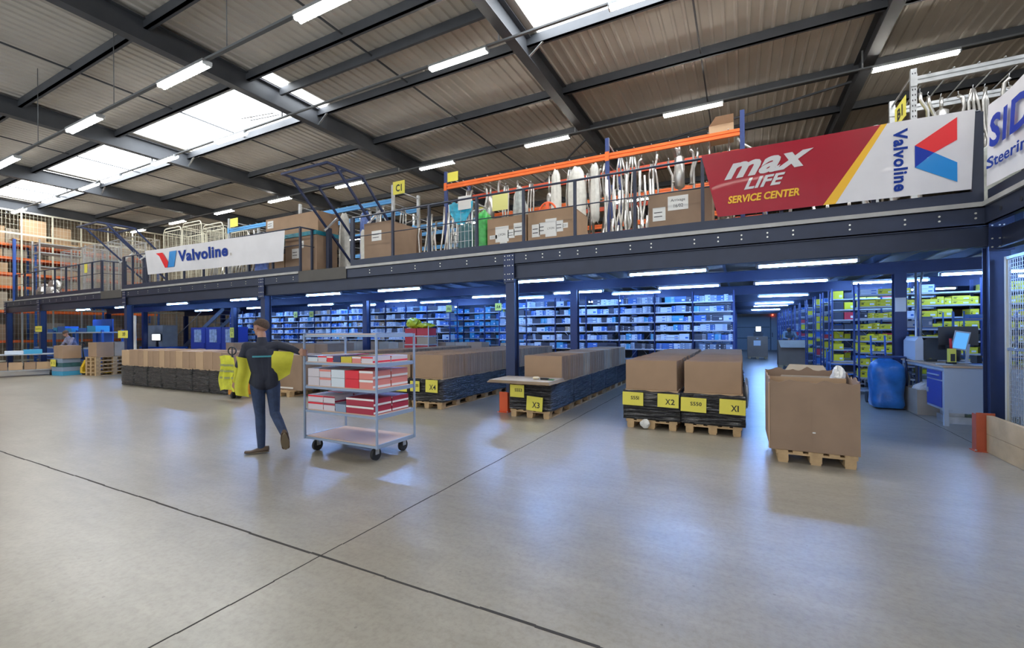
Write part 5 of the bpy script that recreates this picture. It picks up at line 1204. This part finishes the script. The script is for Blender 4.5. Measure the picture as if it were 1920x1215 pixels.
# crate stack and carton
for k in range(4): tray(-23.65, 7.5, .001+.165*k, .75, .55, .16, (CB, GB, DKT, GB)[k], 'shallow bottle crate, %s from the bottom of the stack by the pallet truck' % ORD[k], 'stacked bottle crates', rz=.1)
for y in (7.18,): card('yellow_sign', 'pair of yellow cards on the bottle crate stack', -24.1, -23.6, y, .35, .62, [('4', .2, .35, .3, .7, .02), ('5', .65, .8, .3, .7, .02)])
o = upright_box('carton', 'big brown carton on top of the bottle crate stack', -24.0, -23.2, 7.25, 7.8, .665, 1.16, CARD)
# pallet stack with cartons
for k in range(5): place(PAL, (-22.3, 8.35, .1445*k), 'bare pallet, %s from the bottom of the free standing stack' % ORD[k], 'pallets in the free standing stack').rotation_euler.z = .06
for i in range(2): upright_box('carton', 'brown carton on the free standing pallet stack, %s one' % ('southern', 'northern')[i], -22.66, -21.95, 7.82+.55*i, 8.35+.55*i, .73, 1.28, (CARD, CARDG)[i])
# pallet trucks
def pallet_truck(label, loc, rz, body, vest=False):
    t = thing('pallet_truck', label, 'pallet truck', (0,0,0))
    for x in (-.19, .19):
        mb(body).box(x-.08, x+.08, .25, 1.35, .075, .125).build('fork', t); mb(BLACK).cyl((x, 1.25, .04), .04, .09, 'X', 12).build('fork_roller', t)
    mb(body).box(-.27, .27, .16, .26, .08, .30).prism([(-.24, .30), (.24, .30), (.10, .58), (-.10, .58)], .14, .24).build('chassis', t)
    mb(body).tube([(0, .10, .16), (0, .10, .50)], .045, 10).build('pump', t)
    for x in (-.07, .07): mb(RUBBER).cyl((x, .08, .085), .085, .05, 'X', 18).build('steer_wheel', t)
    mb(BLACK).tube([(0, .08, .42), (0, .0, .7), (0, -.05, 1.08)], .022, 8).build('tiller', t)
    mb(BLACK).tube([(.10*math.cos(a*PI/9), -.055, 1.17+.095*math.sin(a*PI/9)) for a in range(18)], .016, 7, closed=True).bar((0, -.055, 1.07), (0, -.055, 1.25), .02).build('handle_loop', t)
    t.location = loc; t.rotation_euler.z = rz; return t
pallet_truck('yellow pallet truck parked before the free standing pallet stack', (-23.3, 7.9, 0), -1.2, mat('safety_yellow', (.75, .48, .02), .45))
pallet_truck('orange pallet truck standing beside the wrapped west block', (-10.98, 6.5, 0), .40, mat('amber_paint', (.70, .28, .03), .45))
VEST = mat('hi_vis_yellow', (.62, .62, .03), .6, 0, .2, 6, .3, 12)
g = mb(VEST); g.grid(lambda u, v: (-11.27+.58*u+.05*math.sin(v*7), 6.34-.05*math.sin(PI*u)-.03*math.sin(u*15), 1.02-.82*v+.06*math.sin(PI*u)), 20, 16, True)
g.use(mat('vest_band', (.30, .32, .10), .5)); g.grid(lambda u, v: (-11.27+.58*u+.03, 6.325-.05*math.sin(PI*u)-.03*math.sin(u*15), .72-.05*v), 20, 1, True); g.grid(lambda u, v: (-11.27+.58*u+.03, 6.325-.05*math.sin(PI*u)-.03*math.sin(u*15), .56-.05*v), 20, 1, True); g.grid(lambda u, v: (-11.27+.58*u+.03, 6.325-.05*math.sin(PI*u)-.03*math.sin(u*15), .86-.05*v), 20, 1, True)
tag(g.build('hi_vis_vest', None, off=(-10.98, 6.34, .6)), 'yellow banded safety vest hung on the orange pallet truck', 'vest')
# bits behind the west block
upright_box('carton', 'tall grey brown carton beyond the west block with a screen before it', -29.2, -27.4, 12.5, 13.2, .9, 2.05, CARDG)
tag(mb(BLUEP).box(-29.4, -26.6, 12.3, 13.3, .80, .899).box(-29.3, -29.2, 12.4, 12.5, 0, .8).box(-26.8, -26.7, 12.4, 12.5, 0, .8).box(-29.3, -29.2, 13.1, 13.2, 0, .8).box(-26.8, -26.7, 13.1, 13.2, 0, .8).build('side_table'), 'blue table beyond the west block under the tall carton', 'table')
t = thing('flat_monitor', 'monitor with a bright white screen before the tall carton', 'monitor', (-27.8, 12.4, .9)); mb(BLACK).box(-28.3, -27.4, 12.40, 12.43, 1.22, 1.6).box(-27.9, -27.8, 12.42, 12.46, .9, 1.3).build('monitor_case', t); mb(lamp_mat('white_screen', (.85, .92, 1), 1.3)).box(-28.26, -27.44, 12.39, 12.398, 1.25, 1.57).build('screen', t)
CABB = mat('cabinet_indigo', (.04, .06, .30), .45)
for i in range(3):
    x0 = -25.3 + 1.35*i
    t = thing('glazed_cabinet', 'indigo cabinet with a window in its door beyond the west block, %s from the west' % ORD[i], 'cabinet', (x0, 12.8, 0), 'indigo cabinets')
    mb(CABB).box(x0, x0+1.3, 12.8, 13.3, 0, 1.9).build('cabinet_body', t); d = mb(CABB).box(x0+.05, x0+1.25, 12.77, 12.798, .1, 1.1).build('cabinet_door', t); mb(mat('pale_glass', (.45, .52, .60), .1, 0, .4, 6)).box(x0+.35, x0+.95, 12.775, 12.799, 1.15, 1.8).build('window_pane', t)  # pane is an opaque mottled pale blue-grey, no emission
t = thing('stair', 'grey steel staircase rising behind the tall carton at the west end', 'stair', (-28, 14.5, 0))
for y in (14.4, 15.3): mb(mat('stair_steel', (.28, .33, .40), .5, .2)).bar((-30.5, y, .1), (-25.2, y, 2.95), .05, .22).build('stringer', t)
for k in range(13): mb(GALV).box(-30.5+.41*k, -30.2+.41*k, 14.45, 15.25, .2+.22*k, .23+.22*k).build('tread', t)
mb(GALV).tube([(-30.5, 14.35, 1.1), (-27.3, 14.35, 2.82)], .022, 7).build('handrail', t)
# red bin trolley with yellow bag before the shelving
t = trolley('shelf_trolley', 'trolley of red bins and yellow bags before the parts shelving', 1.1, .5, [.25, .86, 1.16, 1.46], ((-1,-1),(1,-1),(-1,1),(1,1)), GALV, None, (-10.1, 12.5, 0), 0, .08, 1.8)
for z in (.875, 1.175, 1.475):
    for k in range(2): 
        if (z, k) == (1.175, 1): tray(-9.83, 12.5, z, .5, .44, .24, KB, 'pale bin on the middle shelf of the red bin trolley', None, 'storage_bin'); continue
        tray(-10.36+.53*k, 12.5, z, .5, .44, .25, RED, 'red bin on the red bin trolley, %s shelf, %s side' % ({.875: 'lower', 1.175: 'middle', 1.475: 'top'}[z], ('west', 'east')[k]), 'red bins', 'storage_bin')
YF = mat('lemon_film', (.70, .68, .03), .35, 0, .15, 7, .6, 12)
crumple('plastic_bag', 'lemon yellow plastic bag peaked on top of the red bin trolley', 'bag', (-10.4, 12.5, 1.73), (.26, .2, .18), YF, 2); crumple('plastic_bag', 'flatter lemon bag on the east side of the red bin trolley', 'bag', (-9.85, 12.5, 1.73), (.30, .2, .09), YF, 8)

# ================================================================== the blurred cart and its goods (built at rest)
CW, CDp, CX, CY_ = 1.30, .70, -4.60, 4.40
CF = mat('cart_frame_paint', (.30, .38, .52), .42, .15)
cart = trolley('picking_cart', 'five deck picking cart with plywood shelves pulled by the worker', CW, CDp, [.20, .56, .88, 1.20, 1.57], ((-1,-1),(1,-1),(-1,1),(1,1)), CF, None, (CX, CY_, 0), 0, .075, 1.58, mat('pale_plywood', (.60, .43, .33), .55))
PNK = mat('white_red_carton', (.66, .60, .64), .55); SAL = mat('salmon_carton', (.72, .24, .20), .5); DR = mat('dark_red_carton', (.38, .02, .05), .5); RDC = mat('bright_red_carton', (.75, .02, .04), .5); DKB = mat('navy_carton', (.04, .05, .13), .5); YLC = mat('mustard_carton', (.62, .50, .03), .5)
def item(m, stripe, x, y, z, w_, d, h, label, grp):
    g = mb(m).box(x, x+w_, y, y+d, z, z+h-.002)
    if stripe: g.use(stripe).box(x-.001, x+w_+.001, y-.002, y, z+h*.72, z+h-.004).box(x+w_, x+w_+.002, y, y+d, z+h*.1, z+h*.35)
    o = g.build('product_carton', None, off=(x, y, z)); return tag(o, label, 'carton', grp)
rr = random.Random(9); x0, y0, y1 = CX-CW/2+.03, CY_-CDp/2+.03, CY_+.02
spec = {1.212: ([(.20, WB, DKB), (.17, PNK, RDC), (.12, RDC, WHITE), (.14, DKB, None), (.20, YLC, None), (.16, SAL, WHITE), (.20, PNK, RDC)], .085, 1, 'the goods shelf'),
        .892: ([(.23, PNK, None), (.22, PNK, SAL), (.25, WB, None), (.25, RDC, None), (.24, SAL, WHITE)], .115, 2, 'the middle shelf'),
        .572: ([(.30, PNK, RDC), (.22, PNK, DR), (.20, GB, None), (.48, DR, WHITE)], .10, 2, 'the low shelf')}
for z, (lst, h, n, nm) in spec.items():
    for dep, (ya, d) in enumerate(((y0, .31), (y0+.33, .31))):
        x = x0
        for i, (w_, m, s) in enumerate(lst):
            for k in range(n):
                if z < .6 and i == 2 and k == 1: continue
                item(m, s, x, ya, z+k*(h+.002), w_-.01, d, h*rr.uniform(.9, 1) if k == n-1 else h, '%s carton on %s of the cart, %s row, %s from worker, %s' % ({WB: 'white', PNK: 'whitish', RDC: 'red', DKB: 'navy', YLC: 'mustard', SAL: 'salmon', GB: 'grey', DR: 'dark red'}[m], nm, ('front', 'rear')[dep], ORD[i], ('bottom', 'upper')[k] if n > 1 else 'single'), 'product cartons on %s of the cart' % nm)
            x += w_
# ================================================================== people
SKIN = mat('skin', (.42, .22, .15), .5, 0, .08, 10); HAIR = mat('short_brown_hair', (.075, .045, .03), .8, 0, .3, 60, .5, 200)
NVJ = mat('navy_jacket', (.018, .022, .04), .75, 0, .15, 8, .3, 10); JEAN = mat('dark_jeans', (.03, .05, .11), .8, 0, .25, 12, .3, 30); HVY = mat('hi_vis_sleeve', (.58, .56, .04), .65, 0, .1, 8, .2, 10)
SHOE = mat('brown_shoe', (.09, .055, .035), .55); SOLE = mat('shoe_sole', (.22, .17, .11), .7); GSH = mat('grey_shirt', (.19, .24, .28), .8, 0, .12, 6, .3, 12); PLAID = mat('plaid_shirt', (.20, .20, .30), .8, 0, .4, 9); DRK = mat('dark_trousers', (.02, .022, .035), .8)
def human(name, label, P0, head_dir, J, C, shoes=True, voxel=.0075, group=None, hair_m=None):
    """J: joints in (right, forward, up) metres about the standing point; C: cloth materials"""
    hd = Vector((head_dir[0], head_dir[1], 0)).normalized(); rt = Vector((hd.y, -hd.x, 0)); P0 = Vector(P0)
    W = lambda p: P0 + rt*p[0] + hd*p[1] + Vector((0, 0, p[2]))
    prims = []                       # (p, q, ra, rb, material)
    def cap(p, q, a, b_, m): prims.append((W(p), W(q), a, b_, m))
    V = lambda p: Vector(p)
    top, sl, leg, sk = C['top'], C['sleeve'], C['leg'], SKIN
    lsl = C.get('lower_left', sl); rsl = C.get('lower_right', sl)
    hip, ch, nk, hdp = V(J['hip']), V(J['chest']), V(J['neck']), V(J['head'])
    side = V(J.get('side', (1, 0, 0)))
    for s in (-1, 1):
        cap(ch + side*.085*s + V((0,0,-.02)), hip + side*.055*s + V((0,0,.10)), .112, .105, top)
        cap(hip + side*.06*s + V((0,0,.12)), hip + side*.065*s, .108, .112, top)
    cap(ch, hip + V((0,0,.08)), .115, .105, top)
    sL, sR = V(J['sL']), V(J['sR'])
    cap(sL, ch + V((0,0,.02)), .066, .095, top); cap(sR, ch + V((0,0,.02)), .066, .095, top); cap(ch + (nk-ch)*.3, nk - (nk-ch)*.05, .085, .062, top)
    cap(nk - (nk-ch)*.1, nk + (hdp-nk)*.5, .054, .052, sk)
    for s, a, el, wr, lo in ((-1, sL, V(J['eL']), V(J['wL']), lsl), (1, sR, V(J['eR']), V(J['wR']), rsl)):
        cap(a, el, .060, .047, sl); cap(el, el + (wr-el)*.92, .047, .036, lo); cap(el + (wr-el)*.85, wr, .027, .024, sk)
    for s, kn, an in ((-1, V(J['kL']), V(J['aL'])), (1, V(J['kR']), V(J['aR']))):
        hj = hip + side*.09*s + V((0,0,-.03))
        cap(hj, kn, .092, .062, leg); cap(kn, kn + (an-kn)*.4, .062, .059, leg); cap(kn + (an-kn)*.4, an, .059, .046, leg)
    # head: skull, jaw, nose, ears
    fdir = V(J['face']).normalized(); up = (hdp - nk).normalized(); fr = fdir.cross(up).normalized(); hc = hdp
    cap(hc + up*.035 - fdir*.018, hc + up*.03 + fdir*.012, .083, .080, sk); cap(hc + up*.0 + fdir*.02, hc - up*.055 + fdir*.042, .070, .046, sk); cap(hc - up*.07 + fdir*.062, hc - up*.075 + fdir*.068, .026, .022, sk)
    cap(hc + up*.012 + fdir*.088, hc - up*.022 + fdir*.108, .010, .014, sk); cap(hc + up*.022 + fdir*.078 + fr*.03, hc + up*.022 + fdir*.078 - fr*.03, .012, .012, sk)
    for s in (-1, 1): cap(hc + fr*.080*s + up*.012, hc + fr*.083*s - up*.022, .016, .011, sk)
    cap(hc - up*.045 + fdir*.082 + fr*.018, hc - up*.045 + fdir*.082 - fr*.018, .009, .009, sk)
    # hands
    for s, wr, hn in ((-1, V(J['wL']), J.get('hL')), (1, V(J['wR']), J.get('hR'))):
        el = V(J['eL'] if s < 0 else J['eR']); d = (wr-el).normalized()
        if hn is None or hn['type'] == 'relax':
            pn = V((0, 1, 0)) if hn is None else V(hn['n']); n = (pn - d*pn.dot(d)).normalized(); t = d.cross(n).normalized()
            for k in (-1.5, -.5, .5, 1.5): cap(wr + t*.010*k, wr + d*.078 + t*.019*k, .017, .012, sk)
            for k, L in ((-1.5, .062), (-.5, .076), (.5, .080), (1.5, .070)):
                b0 = wr + d*.080 + t*.0205*k; b1 = b0 + (d*.93+n*.3).normalized()*L*.45; b2 = b1 + (d*.75+n*.66).normalized()*L*.32; b3 = b2 + (d*.5+n*.86).normalized()*L*.25
                cap(b0, b1, .0092, .0086, sk); cap(b1, b2, .0086, .0080, sk); cap(b2, b3, .0080, .0068, sk)
            tb = wr + d*.022 + t*.030; t1 = tb + (d*.6+t*.6+n*.5).normalized()*.042; t2 = t1 + (d*.85+n*.4).normalized()*.032
            cap(tb, t1, .013, .0105, sk); cap(t1, t2, .0105, .0085, sk)
        else:                        # grip a vertical bar at hn['bar'] (right, forward)
            bx, by = hn['bar']; bar = V((bx, by, wr.z + hn.get('dz', 0))); rb = hn.get('rad', .018)
            inw = V((bar.x-wr.x, bar.y-wr.y, 0)).normalized(); sd = V((-inw.y, inw.x, 0))*hn.get('flip', 1)
            base = bar - inw*.0 + sd*(-(rb+.022))
            cap(wr, base - inw*.02 + V((0,0,.015)), .024, .022, sk); cap(base - inw*.025 + V((0,0,.032)), base - inw*.02 + V((0,0,-.032)), .019, .017, sk); cap(base + V((0,0,.034)), base + V((0,0,-.034)), .016, .014, sk)
            for k in range(4):
                z = V((0, 0, .036 - .024*k)); R = rb + .012
                pts = [bar + (inw*math.cos(a) + sd*math.sin(a))*R + z for a in (-1.25, -.35, .55, 1.5, 2.3)]
                for a_, b_, r0, r1 in zip(pts, pts[1:], (.0105, .0098, .009, .0085), (.0098, .009, .0085, .0072)): cap(a_, b_, r0, r1, sk)
            tb = base - inw*.02 + V((0,0,.045)); t1 = bar - inw*(rb+.012) + sd*.0 + V((0,0,.055)); t2 = bar - inw*(rb+.008) + sd*.03 + V((0,0,.040)); cap(tb, t1, .013, .011, sk); cap(t1, t2, .011, .0085, sk)
    g = MB(); g.use(sk)
    for p, q, a, b_, m in prims:
        L = (q-p).length; d = (q-p).normalized() if L > 1e-6 else Vector((0,0,1)); pts = []; rad = []
        for k in range(5): th = PI/2*k/5; pts.append(p - d*a*math.cos(th)); rad.append(max(a*math.sin(th), a*.12))
        for k in range(5): u = k/4; pts.append(p + (q-p)*u); rad.append(a + (b_-a)*u)
        for k in range(1, 6): th = PI/2*k/5; pts.append(q + d*b_*math.sin(th)); rad.append(max(b_*math.cos(th), b_*.12))
        pp, rr_ = [pts[0]], [rad[0]]
        for x_, y_ in zip(pts[1:], rad[1:]):
            if (x_-pp[-1]).length > 1e-4: pp.append(x_); rr_.append(y_)
        g.tube(pp, rr_, 14)
    tmp = g.build('tmp_body'); md = tmp.modifiers.new('r', 'REMESH'); md.mode = 'VOXEL'; md.voxel_size = voxel; md.use_smooth_shade = True
    sm = tmp.modifiers.new('s', 'SMOOTH'); sm.iterations = 4; sm.factor = .5
    dg = bpy.context.evaluated_depsgraph_get(); dg.update(); me = bpy.data.meshes.new_from_object(tmp.evaluated_get(dg)); bpy.data.objects.remove(tmp)
    t = thing(name, label, 'person', tuple(P0), group)
    me.transform(Matrix.Translation(-P0)); me.materials.clear(); ml = []
    for pr in prims:
        if pr[4] not in ml: ml.append(pr[4]); me.materials.append(pr[4])
    pl = [(p-P0, q-p, max((q-p).length_squared, 1e-9), a, b_, ml.index(m)) for p, q, a, b_, m in prims]
    for f in me.polygons:
        c = f.center; best = 9; bi = 0
        for p, dv, l2, a, b_, mi in pl:
            u = max(0, min(1, (c-p).dot(dv)/l2)); dd = (c - p - dv*u).length - (a + (b_-a)*u)
            if dd < best - 1e-4: best = dd; bi = mi
        f.material_index = bi; f.use_smooth = True
    body = bpy.data.objects.new('body', me); COL.objects.link(body); body.parent = t
    # hair cap
    hm = hair_m or HAIR; h = mb(hm); c = W(hc + up*.036 - fdir*.006); fu = (W(up)-W((0,0,0))); ff = (W(fdir)-W((0,0,0))); fs = (W(fr)-W((0,0,0)))
    def HP(u, v):
        a = u*2*PI; b_ = v*PI*.5*(1.0 + .42*max(0, -math.cos(a))); 
        return c + fu*(.092*math.cos(b_)) + (ff*math.cos(a)*.103 + fs*math.sin(a)*.091)*math.sin(b_)
    h.grid(HP, 28, 10, True); hh = h.build('hair', t, off=None)
    e = mb(INK)
    for s in (-1, 1): q = W(hc + up*.012 + fdir*.083 + fr*.03*s); e.tube([q - ff*.006, q + ff*.006], .0085, 8)
    e.build('eyes', t)
    if shoes:
        for nm, an, ft in (('L', V(J['aL']), V(J.get('fL', (0, 1, 0)))), ('R', V(J['aR']), V(J.get('fR', (0, 1, 0))))):
            ft = ft.normalized(); upv = V(J.get('u'+nm, (0, 0, 1))); sx = ft.cross(upv).normalized(); upv = sx.cross(ft).normalized(); o = an - upv*.075 - ft*.045
            def SP(u, v, w_=1.0, o=o, ft=ft, sx=sx, upv=upv):
                L = .285*u; wd = (.034 + .018*math.sin(min(1, u*1.25)*PI*.75))*(1 if u < .93 else .75); wd = wd if u > .03 else wd*.8
                hgt = (.075 if u < .3 else .075 - .045*min(1, (u-.3)/.45)); a = v*2*PI; cz = max(math.sin(a), -.35)
                return W(o + ft*(L-.045) + sx*wd*math.cos(a) + upv*(hgt*.45 + hgt*.62*cz))
            s_ = mb(SHOE); s_.grid(lambda u, v: SP(v, u), 18, 14, True)
            n = len(s_.v); s_.v += [tuple(SP(0, i/18)) for i in range(18)]; s_.face(tuple(range(n, n+18))); n = len(s_.v); s_.v += [tuple(SP(1, i/18)) for i in range(18)]; s_.face(tuple(range(n, n+18)))
            so = s_.build('shoe', t)
            q = mb(SOLE); n = len(q.v); ring = []
            for k in range(20):
                a = 2*PI*k/20; ring.append((.1+.148*math.cos(a), (.046 if math.cos(a) > -.2 else .038)*math.sin(a)))
            for zz in (-.0, .016): q.v += [tuple(W(o + ft*x_ + sx*y_ + upv*zz)) for x_, y_ in ring]
            q.face(tuple(range(n+19, n-1, -1))); q.face(tuple(range(n+20, n+40)))
            for k in range(20): q.face((n+k, n+(k+1) % 20, n+20+(k+1) % 20, n+20+k))
            # soles are their own object under the shoe
            q.build('sole', so)
    return t, W
wk, W1 = human('person', 'worker in a navy jacket with yellow sleeves and jeans pulling the cart', (-5.68, 3.74, 0), (-.85, .53), dict(
    hip=(.03, -.01, .93), chest=(0, .0, 1.34), neck=(-.005, .02, 1.515), head=(-.01, .045, 1.665), face=(-.75, .65, -.08),
    sL=(-.175, .02, 1.42), sR=(.175, -.02, 1.435), eL=(-.27, .04, 1.17), wL=(-.31, .17, .95), eR=(.34, -.10, 1.385), wR=(.44, -.145, 1.33),
    kL=(-.03, .04, .50), aL=(-.02, .0, .085), fL=(-.96, .28, 0), kR=(.14, -.02, .52), aR=(.24, -.30, .27), fR=(.1, .55, -.83), uR=(.05, .83, .55),
    hR=dict(type='grip', bar=(.493, -.194), rad=.020, flip=1), hL=dict(type='relax', n=(.5, .8, 0))),
    dict(top=NVJ, sleeve=NVJ, leg=JEAN, lower_left=HVY), voxel=.0065)
# yellow flap of the jacket under the raised arm, teal print on the back, belt line
g = mb(HVY); g.grid(lambda u, v: W1((.10+.27*u-.05*v*u, -.09-.03*math.sin(v*5)-.03*u, 1.36-.02*u-(.46-.16*u)*v)), 10, 12, True); g.grid(lambda u, v: W1((.10+.27*u-.05*v*u, -.078-.03*math.sin(v*5)-.03*u, 1.36-.02*u-(.46-.16*u)*v)), 10, 12, True)
g.build('jacket_flap', wk)
g = mb(HVY); g.grid(lambda u, v: W1((-.30+.15*u+.02*math.sin(v*6), -.05-.02*math.sin(u*6), 1.30-.50*v-.04*u)), 8, 12, True); g.grid(lambda u, v: W1((-.30+.15*u+.02*math.sin(v*6), -.038-.02*math.sin(u*6), 1.30-.50*v-.04*u)), 8, 12, True); g.build('jacket_flap', wk)
g = mb(mat('teal_print', (.05, .28, .34), .6)); put_text(g, 'AUTO', lambda u, v: W1((-.12+.24*u, -.135+.03*abs(u-.5), 1.275+.03*v)), 0, .01) if False else g.grid(lambda u, v: W1((-.12+.24*u, -.128+.10*(u-.5)**2, 1.28+.022*v)), 8, 1, True); g.build('back_print', wk)
human('person', 'person in a plaid top leaning over the picking trolley at the west end', (-24.2, 7.95, 0), (.2, -1), dict(
    hip=(0, 0, .95), chest=(0, .16, 1.34), neck=(0, .25, 1.50), head=(0, .31, 1.63), face=(0, .8, -.55), sL=(-.17, .18, 1.42), sR=(.17, .18, 1.42),
    eL=(-.22, .30, 1.16), wL=(-.16, .50, 1.08), eR=(.22, .30, 1.16), wR=(.16, .50, 1.08), kL=(-.1, .03, .5), aL=(-.1, -.02, .085), kR=(.1, .12, .5), aR=(.1, .12, .085)),
    dict(top=PLAID, sleeve=PLAID, leg=DRK), voxel=.010)
human('person', 'person in a grey shirt bending over the open carton in the deep aisle', (1.78, 22.55, 0), (.25, -1), dict(
    hip=(0, -.06, 1.02), chest=(0, .22, 1.42), neck=(.04, .38, 1.52), head=(.08, .47, 1.56), face=(.1, .75, -.65), sL=(-.2, .26, 1.45), sR=(.2, .28, 1.45),
    eL=(-.25, .42, 1.22), wL=(-.15, .52, 1.20), eR=(.25, .42, 1.22), wR=(.15, .52, 1.20), kL=(-.1, .02, .52), aL=(-.1, -.05, .085), kR=(.1, .02, .52), aR=(.1, -.05, .085)),
    dict(top=GSH, sleeve=GSH, leg=DRK), voxel=.012)
